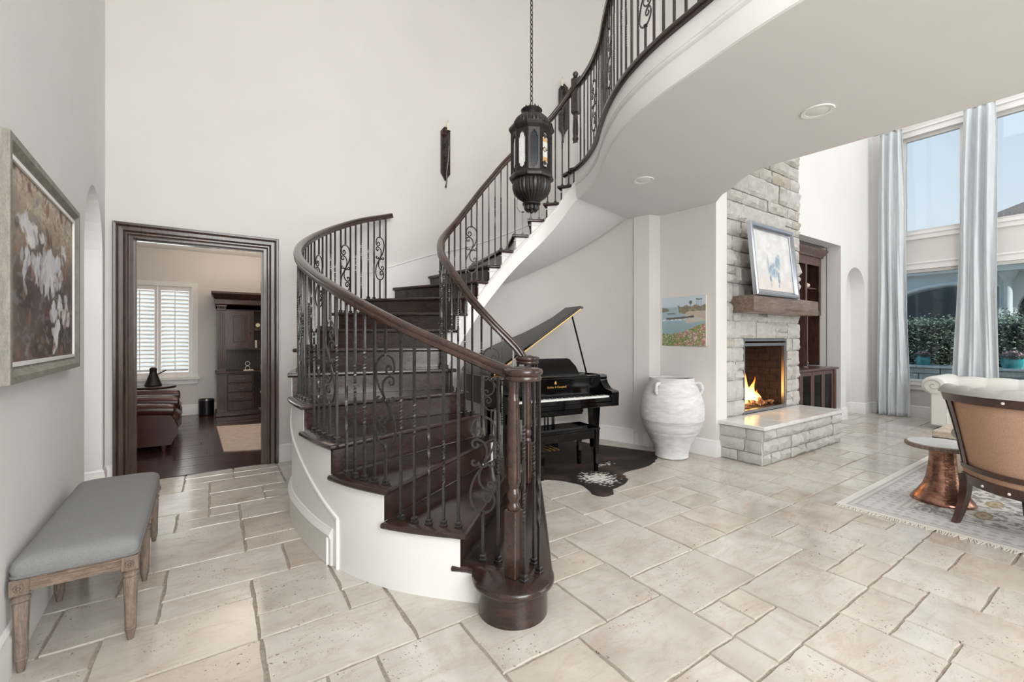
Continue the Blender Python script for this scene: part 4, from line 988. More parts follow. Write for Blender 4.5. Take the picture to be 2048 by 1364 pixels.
def beach(u, v):
    n1 = fbm(u, v, 10, 5); n2 = fbm(u, v, 34, 8, 3); col = np.zeros(u.shape+(3,))+np.array((176, 196, 208))/255.0
    col = lay(col, sst(0.66, 0.9, v), (196, 214, 226)); col = lay(col, sst(0.795, 0.79, v), (154, 178, 188)); col = lay(col, sst(0.6, 0.25, v)*0.7, (128, 158, 164))
    hd = (v < 0.80-0.02*np.sin(u*30)+0.01*n1)*(v > 0.68-(u-0.4)*0.25)*(u > 0.38+0.12*(0.8-v)*4*n1); col = lay(col, hd*1.0, (120, 112, 92)); col = lay(col, hd*sst(0.45, 0.7, n2)*0.8, (164, 148, 120))
    bc = sst(0.0, 0.02, (u-0.42)-(v-0.60)*3.0*0.6)*(v < 0.70)*(v > 0.50-(1-u)*0.1)*(u > 0.55); col = lay(col, bc*0.75, (206, 190, 168))
    rk = (np.abs(v-0.565-0.05*(u-0.3))-0.018*n1 < 0.012)*(u > 0.1)*(u < 0.75); col = lay(col, rk*1.0, (92, 92, 88)); col = lay(col, (np.abs(v-0.53) < 0.012)*(u < 0.6)*sst(0.4, 0.6, n2), (232, 236, 236))
    rk = (np.hypot((u-0.05)/0.12, (v-0.74)/0.045) < 0.8+0.4*n1); col = lay(col, rk*1.0, (112, 112, 100)); rk = (np.hypot((u-0.22)/0.12, (v-0.66)/0.012) < 1); col = lay(col, rk*1.0, (90, 94, 94))
    fl_ = v < 0.22+0.30*np.clip(u-0.35, 0, 1)**1.0*1.1+0.05*n1; col = lay(col, fl_*1.0, (92, 118, 62)); col = lay(col, fl_*sst(0.4, 0.62, n2), (132, 148, 82)); col = lay(col, fl_*sst(0.52, 0.62, fbm(u, v, 40, 44, 2))*sst(0.2, 0.6, u+0.2*n1), (176, 108, 108)); col = lay(col, fl_*sst(0.62, 0.7, fbm(u, v, 55, 31, 2)), (222, 190, 190))
    for cx, h_ in ((0.67, 0.875), (0.81, 0.935), (0.85, 0.925), (0.90, 0.93)):
        col = lay(col, (np.abs(u-cx) < 0.006)*(v > 0.8)*(v < h_)*0.8, (82, 84, 74)); col = lay(col, (np.hypot((u-cx)/(0.038 if cx < 0.7 else 0.026), (v-h_)/(0.035 if cx < 0.7 else 0.014)) < 1)*0.8, (74, 88, 72))
    return col*0.88+0.12*np.array((0.93, 0.94, 0.95))
q0 = PX(1328, 597, 4.868); q1 = PX(1415, 597, 4.893); zt, zb = 1.86, 1.30
ta = thing('beach_canvas', 'square canvas photo of a rocky beach with red flowers above the urn', 'picture', (q0.x-0.012, q0.y, 0), math.atan2(q1.y-q0.y, q1.x-q0.x))
wv = math.hypot(q1.x-q0.x, q1.y-q0.y)
tl = PX(1328, 597, 4.868).z; bl = PX(1328, 691, 4.868).z
mb, cl = picture_grid(wv, tl-bl, 120, 130, beach); o = mb.build('print', 'print', ta, False, colors=cl); o.location = (0, -0.026, bl)
o = MB().box(0, wv, -0.0255, 0.004, bl, tl).build('canvas_edge', 'paper', ta, False)

def flowers(u, v):
    n1 = fbm(u, v, 6, 13); n2 = fbm(u, v*1.6, 18, 17); n3 = fbm(u*1.4, v, 45, 19, 2); col = np.zeros(u.shape+(3,))+np.array((98, 86, 80))/255.0
    col = lay(col, sst(0.35, 0.65, n1)*0.7, (60, 50, 48)); top = sst(0.42, 0.92, v+0.5*(n1-0.5)); col = lay(col, top*0.9, (186, 172, 150)); col = lay(col, top*sst(0.5, 0.7, n2)*0.7, (206, 200, 186)); col = lay(col, top*sst(0.6, 0.75, n3)*0.6, (132, 92, 76))
    col = lay(col, sst(0.2, 0.0, v)*0.6*sst(0.3, 0.6, n2), (120, 96, 80)); col = lay(col, sst(0.56, 0.72, n2)*0.55*(v < 0.5), (128, 130, 134)); col = lay(col, sst(0.15, 0.0, u)*0.6, (148, 134, 118))
    rs = np.random.RandomState(5)
    for cx, cz, rx, rz in ((0.20, 0.73, 0.09, 0.07), (0.28, 0.69, 0.07, 0.06), (0.62, 0.60, 0.08, 0.08), (0.68, 0.53, 0.09, 0.10), (0.70, 0.63, 0.05, 0.05), (0.80, 0.72, 0.045, 0.09), (0.22, 0.52, 0.05, 0.085), (0.36, 0.50, 0.05, 0.10), (0.50, 0.56, 0.07, 0.10), (0.52, 0.44, 0.035, 0.14), (0.60, 0.50, 0.06, 0.07), (0.62, 0.28, 0.08, 0.06), (0.78, 0.30, 0.07, 0.06), (0.66, 0.20, 0.07, 0.06), (0.74, 0.36, 0.06, 0.05), (0.88, 0.24, 0.05, 0.06), (0.66, 0.12, 0.05, 0.08), (0.86, 0.34, 0.05, 0.05), (0.42, 0.72, 0.05, 0.03)):
        for _ in range(7):
            a = cx+rs.randn()*rx*0.5; b = cz+rs.randn()*rz*0.5; r1 = rx*rs.uniform(0.3, 0.8); r2 = rz*rs.uniform(0.4, 0.95); th = rs.uniform(-0.6, 0.6); x = (u-a)*math.cos(th)+(v-b)*math.sin(th); y = -(u-a)*math.sin(th)+(v-b)*math.cos(th)
            col = lay(col, sst(1.1, 0.75, np.hypot(x/r1, y/r2)+0.5*(n3-0.5))*rs.uniform(0.55, 0.95), rs.choice([0, 1, 2]) and (206, 206, 212) or (228, 226, 222))
    for _ in range(60):
        a, b = rs.rand(), rs.rand(); r1, r2 = rs.uniform(0.008, 0.03), rs.uniform(0.02, 0.07); th = rs.uniform(-1, 1); x = (u-a)*math.cos(th)+(v-b)*math.sin(th); y = -(u-a)*math.sin(th)+(v-b)*math.cos(th)
        col = lay(col, sst(1.1, 0.8, np.hypot(x/r1, y/r2))*0.5, [(62, 50, 50), (150, 118, 96), (142, 142, 150), (112, 66, 58)][rs.randint(4)])
    return col
# left wall painting: solve its ends on the wall line
def on_left(u_, off):
    dx, dy = _dir(u_); # wall face x = -0.715-0.045*(y-2.85)+off
    t_ = (-0.715+0.045*2.85+off)/(dx+0.045*dy); return dx*t_, dy*t_, t_
x0, y0, t0 = on_left(20, 0.055); x1, y1, t1 = on_left(160, 0.055)
zt = EYE-(272-CY)/F*t0; zb = EYE-(769-CY)/F*t0; zt1 = EYE-(418-CY)/F*t1; zb1 = EYE-(735-CY)/F*t1
print('painting', (x0, y0), (x1, y1), zt, zb, zt1, zb1)
zt = (zt+zt1)/2; zb = (zb+zb1)/2
pl_ = thing('flower_painting', 'large framed painting of white flowers on brown hanging above the grey bench', 'picture', (x0-0.055, y0, 0), math.atan2(y1-y0, x1-x0))
Wd = math.hypot(x1-x0, y1-y0); fw = 0.085
mb, cl = picture_grid(Wd-2*fw, zt-zb-2*fw, 190, 200, flowers); o = mb.build('canvas', 'painted_canvas', pl_, False, colors=cl); o.location = (fw, -0.030, zb+fw)
o = frame_ring(Wd-2*fw, zt-zb-2*fw, [(0, 0.0), (0, 0.030), (0.016, 0.034), (0.020, 0.040), (0.020, 0.036), (0.03, 0.038), (0.055, 0.055), (0.083, 0.055), (0.085, 0.05), (0.085, 0)]).build('frame', 'frame_oak', pl_, False, angle=30); o.location = (fw, 0, zb+fw)
o = frame_ring(Wd-2*fw, zt-zb-2*fw, [(0, 0.031), (0.0, 0.040), (0.014, 0.042), (0.018, 0.041), (0.018, 0.031)]).build('inner_fillet', 'trim_white', pl_, True); o.location = (fw, 0, zb+fw)

# ================================================================== BENCH
by0, by1 = 2.665, 3.93; bxr = -0.30; 
bn = thing('upholstered_bench', 'weathered oak bench with a grey upholstered seat under the flower painting', 'bench', (-0.5, 3.3, 0), math.radians(0.9)); 
bx0, bx1, b0, b1 = -0.205, 0.205, -0.635, 0.635
def leg_prof(): return [(0.012, 0.0), (0.016, 0.03), (0.018, 0.035), (0.022, 0.055), (0.020, 0.06), (0.0225, 0.075), (0.0215, 0.08), (0.0245, 0.20), (0.028, 0.285), (0.024, 0.295), (0.030, 0.302), (0.030, 0.312), (0.022, 0.32), (0.029, 0.332)]
for ly in (b0+0.03, 0.0, b1-0.03):
    for lx in (bx0+0.03, bx1-0.03):
        lg = MB()
        rings = []
        for r_, z in leg_prof():
            rings.append([(lx+(r_*(0.93 if (i % 2 and 0.08 < z < 0.29) else 1))*math.cos(2*PI*i/24), ly+(r_*(0.93 if (i % 2 and 0.08 < z < 0.29) else 1))*math.sin(2*PI*i/24), z) for i in range(24)])
        lg.loft(rings); lg.box(lx-0.031, lx+0.031, ly-0.031, ly+0.031, 0.330, 0.396, bev=0.003)
        L_ = lg.build('leg', 'grey_oak', bn, True, angle=25)
        if ly < 0 or lx > 0:
            m_ = Matrix.Translation((lx, ly-0.031, 0.362)) @ Matrix.Rotation(PI/2, 4, 'X') if ly < 0 else Matrix.Translation((lx+0.031, ly, 0.362)) @ Matrix.Rotation(PI/2, 4, 'Y')
            rs_ = MB()
            for q in range(8):
                a = 2*PI*q/8; rs_.ball(m_ @ Vector((0.011*math.cos(a), 0.011*math.sin(a), 0.002)), 0.0065, 6)
            rs_.ball(m_ @ Vector((0, 0, 0.004)), 0.006, 6); rs_.build('rosette', 'grey_oak', L_, True)
rl = MB()
for (a, b, c, d) in ((bx0+0.06, bx1-0.06, b0+0.006, b0+0.030), (bx0+0.06, bx1-0.06, b1-0.030, b1-0.006)): rl.box(a, b, c, d, 0.342, 0.396); rl.box(a, b, c-0.004, c, 0.352, 0.358); rl.box(a, b, c-0.006, c, 0.384, 0.392)
for (a, b) in ((bx0+0.006, bx0+0.03), (bx1-0.03, bx1-0.006)):
    for c, d in ((b0+0.06, -0.03), (0.03, b1-0.06)): rl.box(a, b, c, d, 0.342, 0.396)
rl.build('apron', 'grey_oak_flat', bn, False)
def cushion(u, v):
    return None
mb = MB(); rings = []
nx_, ny_ = 16, 30
for zt_, ins, crown in ((0.397, 0.004, 0), (0.400, -0.002, 0), (0.407, -0.003, 0), (0.409, 0.002, 0), (0.435, -0.003, 0), (0.462, 0.004, 0.0), (0.478, 0.02, 0.001), (0.487, 0.045, 0.002), (0.493, 0.09, 0.003)):
    ring = []; hx, hy = (bx1-bx0)/2-ins, (b1-b0)/2-ins; cr = 0.03+ins*0.6
    for k, (sx_, sy_) in enumerate(((1, 1), (-1, 1), (-1, -1), (1, -1))):
        for q in range(6):
            a = (k*PI/2)+q/5*PI/2; ring.append((sx_*(hx-cr)+cr*math.cos(a), sy_*(hy-cr)+cr*math.sin(a), zt_))
    rings.append(ring)
rings.append([(p_[0]*0.3, p_[1]*0.6, 0.499) for p_ in rings[-1]])
mb.loft(rings); mb.build('seat_cushion', 'bench_fabric', bn, True, angle=60)

# ================================================================== URN
uc = P(1343, 913); uc = Vector((uc.x, uc.y+0.0, 0))
ur = thing('urn', 'big whitewashed clay urn with small loop handles standing between piano and fireplace', 'urn', (uc.x, uc.y, 0), 0.3)
prof = [(0.165, 0.0), (0.185, 0.008), (0.190, 0.02), (0.183, 0.03), (0.198, 0.10), (0.225, 0.18), (0.255, 0.22), (0.285, 0.29), (0.292, 0.295), (0.294, 0.305), (0.300, 0.308), (0.302, 0.320), (0.312, 0.325), (0.335, 0.39), (0.350, 0.45), (0.358, 0.455), (0.360, 0.465), (0.364, 0.54), (0.360, 0.60), (0.352, 0.66), (0.335, 0.72), (0.312, 0.78), (0.285, 0.84), (0.258, 0.89), (0.250, 0.915), (0.252, 0.93), (0.246, 0.94), (0.232, 0.938), (0.222, 0.925), (0.235, 0.88), (0.28, 0.80), (0.30, 0.65), (0.25, 0.3), (0.1, 0.1), (0.001, 0.1)]
rings = []
for r_, z in prof:
    rings.append([(r_*(1+0.008*mnoise.noise(Vector((math.cos(a)*2, math.sin(a)*2, z*6))))*math.cos(a), r_*(1+0.008*mnoise.noise(Vector((math.cos(a)*2, math.sin(a)*2, z*6+3))))*math.sin(a), z) for a in [2*PI*i/64 for i in range(64)]])
MB().loft(rings).build('body', 'urn_plaster', ur, True, angle=50)
MB().lathe([(0.236, 0.930), (0.240, 0.885), (0.27, 0.82), (0.26, 0.80), (0.001, 0.80)], 48, cap=False).build('inside', 'urn_dark', ur, True)['label'] = 'dark inside of the urn mouth'
for a in (2.95, -1.34, 0.8):
    e = Vector((math.cos(a), math.sin(a), 0)); pts = [e*r_+Vector((0, 0, z)) for r_, z in ((0.262, 0.880), (0.305, 0.880), (0.328, 0.858), (0.335, 0.825), (0.332, 0.79), (0.315, 0.765))]
    MB().tube(smoothpath(pts, 0.01), 0.019, 10, up=(-e.y, e.x, 0)).build('handle', 'urn_plaster', ur, True, angle=60)

# ================================================================== PIANO
pr_ = math.atan2(-0.117, 0.992); pc = (2.545, 3.80)
pn = thing('grand_piano', 'shiny black baby grand piano with its lid raised under the curved stairs', 'piano', (pc[0], pc[1], 0), pr_)
W_ = 1.48; L_ = 1.52; Z0, Z1 = 0.62, 0.955
def rim(off):
    pts = [(0+off, 0.24)]+[(0+off, y) for y in (0.6, 1.0, 1.3)]
    pts += [(0.05+off*0.8, 1.42-off*0.6), (0.16, 1.50-off), (0.32, 1.52-off), (0.48, 1.49-off), (0.62-off*0.4, 1.40-off), (0.76-off*0.6, 1.22-off), (0.90-off*0.7, 1.04-off*0.8), (1.10-off*0.4, 0.90-off), (1.30-off*0.5, 0.80-off), (1.42-off*0.8, 0.66-off*0.6), (W_-off, 0.50), (W_-off, 0.24)]
    return pts
ro = [(p_.x, p_.y) for p_ in smoothpath([Vector((a, b, 0)) for a, b in rim(0)], 0.05)]; ri = [(p_.x, p_.y) for p_ in smoothpath([Vector((a, b, 0)) for a, b in rim(0.045)], 0.05)]
def band(mb, outer, inner, z0, z1):
    n = min(len(outer), len(inner)); rings = []
    for k in range(n):
        fo_ = outer[int(round(k*(len(outer)-1)/(n-1)))]; fi_ = inner[int(round(k*(len(inner)-1)/(n-1)))]
        rings.append([(fo_[0], fo_[1], z0), (fo_[0], fo_[1], z1), (fi_[0], fi_[1], z1), (fi_[0], fi_[1], z0)])
    return mb.loft(rings)
band(MB(), ro, ri, Z0, Z1).build('rim', 'black_gloss', pn, True, angle=30)
MB().prism(ri, 0.66, 0.70).build('bottom_board', 'black_gloss', pn, False)
MB().prism([(a, b) for a, b in ri if b > 0.3]+[(W_-0.06, 0.3), (0.05, 0.3)][:0], 0.86, 0.875).build('iron_plate', 'brass_plate', pn, False)
mb = MB()
for q in range(40): a = 0.12+q*0.031; mb.tube([(a, 0.36, 0.90), (a*0.75+0.12, min(1.38, 1.45-0.5*(a/1.4)**1.2), 0.90)], 0.0015, 4)
s_o = mb.build('strings', 'gold', pn, False); s_o['kind'] = 'stuff'
# arms with scrolled cheeks
cheek = [(0.30, Z1), (0.225, Z1), (0.218, 0.93), (0.222, 0.90), (0.205, 0.865), (0.18, 0.835), (0.14, 0.80), (0.10, 0.785), (0.05, 0.782), (0.008, 0.775), (0.0, 0.76), (0.0, 0.70), (0.004, 0.66), (0.004, 0.60), (0.30, 0.60)]
for x0 in (0.0, W_-0.105):
    w2 = 0.105 if x0 else 0.105
    MB().prism([(a, b) for a, b in cheek], x0, x0+w2, frame3((0, 0, 0), (0, 1, 0), (0, 0, 1), (1, 0, 0))).build('cheek_arm', 'black_gloss', pn, True, angle=25)
MB().box(0.105, W_-0.105, 0.0, 0.30, 0.60, 0.655, bev=0.006).build('key_bed', 'black_gloss', pn, True)
MB().box(0.105, W_-0.105, 0.004, 0.028, 0.655, 0.705, bev=0.004).build('key_slip', 'black_gloss', pn, True)
MB().box(0.105, W_-0.105, 0.215, 0.235, 0.735, 0.93).box(0.105, W_-0.105, 0.195, 0.235, 0.725, 0.745).build('fallboard', 'black_gloss', pn, False)
MB().box(0.06, W_-0.06, 0.228, 0.30, 0.925, Z1-0.004, bev=0.004).build('front_rail', 'black_gloss', pn, True)
MB().box(0.35, 0.95, -0.005, 0.03, 0.565, 0.60).box(0.1, 0.95, 0.01, 0.3, 0.54, 0.60).build('player_box', 'black_gloss', pn, False)
kw = (W_-0.21-0.03)/52; mb = MB()
for q in range(52): mb.box(0.12+q*kw+0.0006, 0.12+(q+1)*kw-0.0006, 0.03, 0.19, 0.690, 0.722, bev=0.0015)
o = mb.build('white_keys', 'key_white', pn, True); o['kind'] = 'stuff'
mb = MB()
for q in range(51):
    if q % 7 in (1, 4): continue
    x = 0.12+(q+1)*kw; mb.hexa([(x-0.006, 0.085, 0.722), (x+0.006, 0.085, 0.722), (x+0.006, 0.195, 0.722), (x-0.006, 0.195, 0.722)], [(x-0.0045, 0.092, 0.736), (x+0.0045, 0.092, 0.736), (x+0.0045, 0.195, 0.736), (x-0.0045, 0.195, 0.736)])
o = mb.build('black_keys', 'black_gloss', pn, False); o['kind'] = 'stuff'
# maker's lettering on the fallboard
def text(name, s_, size, mat, parent, m, align='CENTER', ext=0.0006):
    cu = bpy.data.curves.new(name, 'FONT'); cu.body = s_; cu.size = size; cu.extrude = ext; cu.align_x = align
    tmp = bpy.data.objects.new('tmp', cu); COL.objects.link(tmp); dg = bpy.context.evaluated_depsgraph_get(); me = bpy.data.meshes.new_from_object(tmp.evaluated_get(dg)); bpy.data.objects.remove(tmp)
    me.materials.clear(); me.materials.append(M[mat]); me.name = name; o = bpy.data.objects.new(name, me); COL.objects.link(o); o.parent = parent; o.matrix_local = m; return o
text('lettering', 'Kohler & Campbell', 0.034, 'gold', pn, Matrix.Translation((W_*0.5, 0.2142, 0.825)) @ Matrix.Rotation(PI/2, 4, 'X'))
text('lettering', 'NEW YORK', 0.012, 'gold', pn, Matrix.Translation((W_*0.5, 0.2142, 0.805)) @ Matrix.Rotation(PI/2, 4, 'X')) if False else None
lyre = [(-0.010, 0.0), (0.010, 0.0), (0.016, 0.012), (0.008, 0.03), (0.0, 0.042), (-0.008, 0.03), (-0.016, 0.012)]
MB().prism(lyre, 0, 0.001, Matrix.Translation((W_*0.5-0.02, 0.2142, 0.868)) @ Matrix.Rotation(PI/2, 4, 'X')).build('lyre_emblem', 'gold', pn, False)
# music desk
m_ = Matrix.Translation((0.36, 0.36, 0.962)) @ Matrix.Rotation(math.radians(-20), 4, 'X')
MB().prism([(0, 0), (0.80, 0), (0.77, 0.10), (0.70, 0.19), (0.66, 0.205), (0.14, 0.205), (0.10, 0.19), (0.03, 0.10)], -0.008, 0.008, m_ @ Matrix.Rotation(PI/2, 4, 'X')).build('music_desk', 'black_gloss', pn, True, angle=30)
MB().box(0.30, 1.24, 0.30, 0.37, Z1-0.002, Z1+0.012).build('music_shelf', 'black_gloss', pn, False)
# lid, hinged along the straight side
hinge = Matrix.Translation((0.0, 0, Z1+0.012)) @ Matrix.Rotation(math.radians(-33), 4, 'Y')
lidp = [(a, b) for a, b in ro if b > 0.45]; lidp = [(-0.01, 0.40)]+[(a*1.0, b) for a, b in lidp]+[(W_+0.02, 0.5), (W_+0.02, 0.40)]
MB().prism(lidp, 0.0, 0.02, hinge).build('lid', 'black_gloss', pn, True, angle=30)
MB().prism([(a, b) for a, b in lidp], -0.0015, 0.0, hinge).build('lid_underside', 'black_gloss', pn, False)
flap = hinge @ Matrix.Translation((0, 0.40, 0.022)) 
MB().box(0.0, W_, 0.0, 0.34, 0.0, 0.02, flap, 0.003).build('folded_lid_flap', 'black_gloss', pn, False)
MB().box(0.03, W_-0.02, 0.395, 0.399, 0.002, 0.018, hinge).build('lid_string_reflection', 'brass_plate', pn, False)  # brass strip stands in for the strings reflected in the lid underside
top = hinge @ Vector((W_-0.10, 0.52, -0.002)); MB().tube([(W_-0.06, 0.55, Z1-0.02), tuple(top)], 0.011, 8).build('lid_prop', 'black_gloss', pn, True)
for q, (lx, ly) in enumerate(((0.14, 0.30), (W_-0.14, 0.30), (0.36, 1.28))):
    h1, h0 = 0.058, 0.034
    lg = MB().hexa([(lx-h0, ly-h0, 0.06), (lx+h0, ly-h0, 0.06), (lx+h0, ly+h0, 0.06), (lx-h0, ly+h0, 0.06)], [(lx-h1, ly-h1, 0.62), (lx+h1, ly-h1, 0.62), (lx+h1, ly+h1, 0.62), (lx-h1, ly+h1, 0.62)]).build('leg', 'black_gloss', pn, False)
    MB().lathe([(0.02, -0.012), (0.028, -0.008), (0.028, 0.008), (0.02, 0.012)], 14, m=Matrix.Translation((lx, ly, 0.029)) @ Matrix.Rotation(PI/2, 4, 'Y')).box(lx-0.016, lx+0.016, ly-0.016, ly+0.016, 0.045, 0.062).build('caster', 'gold', lg, True)
ly_ = MB().box(0.62, 0.645, 0.42, 0.45, 0.10, 0.62).box(0.815, 0.84, 0.42, 0.45, 0.10, 0.62).box(0.60, 0.86, 0.36, 0.47, 0.09, 0.17, bev=0.006).box(0.62, 0.84, 0.40, 0.46, 0.50, 0.62).box(0.70, 0.715, 0.425, 0.44, 0.16, 0.5).box(0.745, 0.76, 0.425, 0.44, 0.16, 0.5).build('pedal_lyre', 'black_gloss', pn, True)
for q in range(3): MB().box(0.655+q*0.06, 0.685+q*0.06, 0.25, 0.38, 0.085, 0.098, bev=0.004).build('pedal', 'gold', ly_, True)
# piano bench
pbc = Vector(CW(0.52, 4.62)+(0,)); 
pbn = thing('piano_bench', 'shiny black wooden piano bench standing on the cowhide rug', 'bench', (pbc.x, pbc.y, 0), pr_)
MB().box(-0.37, 0.37, -0.185, 0.185, 0.440, 0.468, bev=0.008).build('seat', 'black_gloss', pbn, True)
MB().box(-0.35, 0.35, -0.165, -0.145, 0.355, 0.440).box(-0.35, 0.35, 0.145, 0.165, 0.355, 0.440).box(-0.35, -0.33, -0.145, 0.145, 0.355, 0.440).box(0.33, 0.35, -0.145, 0.145, 0.355, 0.440).build('apron', 'black_gloss', pbn, False)
for sx_ in (-1, 1):
    for sy_ in (-1, 1):
        x, y = sx_*0.335, sy_*0.15; MB().hexa([(x-0.016, y-0.016, 0.006), (x+0.016, y-0.016, 0.006), (x+0.016, y+0.016, 0.006), (x-0.016, y+0.016, 0.006)], [(x-0.026, y-0.026, 0.44), (x+0.026, y-0.026, 0.44), (x+0.026, y+0.026, 0.44), (x-0.026, y+0.026, 0.44)]).build('leg', 'black_gloss', pbn, False)
# cowhide
hp_ = [(1316, 915.6), (1311, 905), (1285, 905), (1259, 906), (1238, 903), (1221, 899), (1195, 890), (1160, 884), (1112, 880), (1060, 880), (1030, 895), (1040, 925), (1060, 945), (1084, 959), (1112, 961), (1148, 967), (1165, 972), (1175, 978), (1184, 989), (1205, 994), (1218, 993), (1226, 989), (1226, 979), (1240, 974), (1250, 969), (1254, 959), (1252, 952), (1243, 949), (1250, 945), (1262, 942), (1285, 936), (1300, 930), (1310, 924)]
hw = smoothpath([P(u_, v_) for u_, v_ in hp_]+[P(*hp_[0])], 0.05)[:-1]
Rh = random.Random(3); hc = sum(hw, Vector())/len(hw)
bm = bmesh.new(); vs = [bm.verts.new((p_.x+Rh.gauss(0, 0.006), p_.y+Rh.gauss(0, 0.006), 0)) for p_ in hw]
fc = bm.faces.new(vs); bmesh.ops.triangulate(bm, faces=[fc])
for _ in range(9):
    le = [e for e in bm.edges if e.calc_length() > 0.026]
    if not le: break
    bmesh.ops.subdivide_edges(bm, edges=le, cuts=1); bmesh.ops.triangulate(bm, faces=bm.faces)
bm.normal_update(); up_ = sum(f.normal.z for f in bm.faces)
if up_ < 0: bmesh.ops.reverse_faces(bm, faces=bm.faces)
bm.verts.ensure_lookup_table(); cols_ = []
for v in bm.verts:
    x, y = v.co.x, v.co.y; n_ = mnoise.fractal(Vector((x*3, y*3, 1)), 1, 2, 4); n2 = mnoise.noise(Vector((x*38, y*38, 4)))
    q = P(1197, 958); dd = math.hypot((x-q.x)/0.24, (y-q.y)/0.26)
    q2 = P(1210, 930); d2 = math.hypot((x-q2.x)/0.20, (y-q2.y)/0.07)
    wv_ = max(0, 1-dd)*1.6+max(0, 1-d2)*0.7+n2*1.3-0.15
    base_ = Vector((0.012, 0.007, 0.005))+Vector((0.09, 0.05, 0.032))*max(0, n_-0.05)
    c_ = Vector((0.72, 0.68, 0.63)) if (wv_ > 0.55 and wv_-n2*1.3+0.15 > 0.08) else base_
    cols_.append((c_.x, c_.y, c_.z, 1))
    v.co.z = 0.004+0.004*(0.5+0.5*mnoise.noise(Vector((x*5, y*5, 0)))); v.co -= Vector((hc.x, hc.y, 0))
    if v.is_boundary: v.co.z = 0.0015
me = bpy.data.meshes.new('cowhide'); bm.to_mesh(me); bm.free(); me.materials.append(M['hide']); ca = me.color_attributes.new('Col', 'FLOAT_COLOR', 'POINT'); ca.data.foreach_set('color', np.array(cols_, dtype=np.float32).ravel()); me.shade_smooth()
o = bpy.data.objects.new('cowhide_rug', me); COL.objects.link(o); o.location = (hc.x, hc.y, 0.0015); tag(o, 'dark brown and white cowhide rug spread under the piano bench', 'rug')
# ================================================================== LANTERN
lc = Vector(CW(0.16, 3.6)+(0,)); lz0, lz1 = 2.43, 3.32
ln = thing('hanging_lantern', 'large dark iron lantern with glass panes hanging on a long chain over the stairwell', 'lantern', (lc.x, lc.y, lz0), 0.12)
def deca(r_, z, n=10, ph=0.0): return [(r_*math.cos(2*PI*i/n+ph), r_*math.sin(2*PI*i/n+ph), z) for i in range(n)]
MB().loft([deca(0.150, 0.250), deca(0.178, 0.258), deca(0.184, 0.275), (deca(0.180, 0.285)), deca(0.166, 0.305)]).build('lower_ring', 'lantern_iron', ln, False)
MB().loft([deca(0.160, 0.632), deca(0.182, 0.655), deca(0.188, 0.665), deca(0.186, 0.682), deca(0.150, 0.692)]).build('upper_ring', 'lantern_iron', ln, False)
for i in range(10):
    a0_, a1_ = 2*PI*i/10, 2*PI*(i+1)/10; am = (a0_+a1_)/2; r_ = 0.163; ap = r_*math.cos(PI/10); hw_ = r_*math.sin(PI/10)
    m_ = Matrix.Translation((ap*math.cos(am), ap*math.sin(am), 0.305)) @ Matrix.Rotation(am+PI/2, 4, 'Z')
    H_ = 0.327; op = []; w1 = hw_*0.62
    top_ = [(w1, H_-0.075), (w1*0.72, H_-0.068), (w1*0.70, H_-0.045), (w1*0.35, H_-0.036), (0, H_-0.016), (-w1*0.35, H_-0.036), (-w1*0.70, H_-0.045), (-w1*0.72, H_-0.068), (-w1, H_-0.075)]
    bot_ = [(-w1, 0.055), (-w1*0.72, 0.048), (-w1*0.70, 0.03), (-w1*0.35, 0.024), (0, 0.010), (w1*0.35, 0.024), (w1*0.70, 0.03), (w1*0.72, 0.048), (w1, 0.055)]
    mm = m_ @ Matrix(((1, 0, 0, 0), (0, 0, 1, 0), (0, 1, 0, 0), (0, 0, 0, 1)))
    pf = plate([(-hw_*1.02, 0), (hw_*1.02, 0), (hw_*1.02, H_), (-hw_*1.02, H_)], [top_+bot_], 0.006, mm, 'panel_frame', 'lantern_iron', ln)
    rim_ = [(m_ @ Vector((a, -0.002, b))) for a, b in top_+bot_]
    MB().tube(rim_, 0.0028, 6, closed=True, up=tuple(m_.to_3x3() @ Vector((0, 1, 0)))).build('pane_rim', 'pewter', pf, True)
    gm = ['seeded_glass', 'dark_glass', 'mosaic_glass', 'dark_glass'][i % 4] if i not in (7,) else 'mosaic_glass'
    gk = {7: 'mosaic_glass', 2: 'mosaic_glass'}.get(i, 'seeded_glass' if i % 2 else 'dark_glass')
    if gk == 'mosaic_glass':
        nu, nv = 14, 60; mb = MB().grid(lambda u, v: m_ @ Vector(((u-0.5)*2*w1, 0.004, 0.03+v*(H_-0.06))), nu, nv); cc = []
        for j in range(nv+1):
            for q in range(nu+1):
                u, v = q/nu*2-1, j/nv; c_ = (0.62, 0.62, 0.58) if (q+j) % 2 else (0.45, 0.44, 0.40)
                if abs(v-0.78) < 0.05 or abs(v-0.22) < 0.06: c_ = (0.42, 0.22, 0.09) if (q*3+j) % 3 else (0.6, 0.4, 0.2)
                for vc in (0.9, 0.5, 0.1):
                    dd = abs(u)+abs(v-vc)/0.085
                    if dd < 1.0: c_ = (0.05, 0.04, 0.03)
                    if dd < 0.55: c_ = (0.5, 0.42, 0.28) if vc == 0.5 else (0.04, 0.03, 0.03)
                cc.append(c_+(1,))
        mb.build('glass_pane', 'mosaic_glass', ln, False, colors=cc)['label'] = 'pane of amber and clear mosaic glass'
    else: MB().prism([(-w1*1.05, 0.02), (w1*1.05, 0.02), (w1*1.05, H_-0.02), (-w1*1.05, H_-0.02)], 0.003, 0.006, mm).build('glass_pane', gk, ln, False)
    MB().tube([(r_*1.01*math.cos(a0_), r_*1.01*math.sin(a0_), 0.30), (r_*1.01*math.cos(a0_), r_*1.01*math.sin(a0_), 0.635)], 0.006, 6).build('corner_post', 'lantern_iron', ln, True)
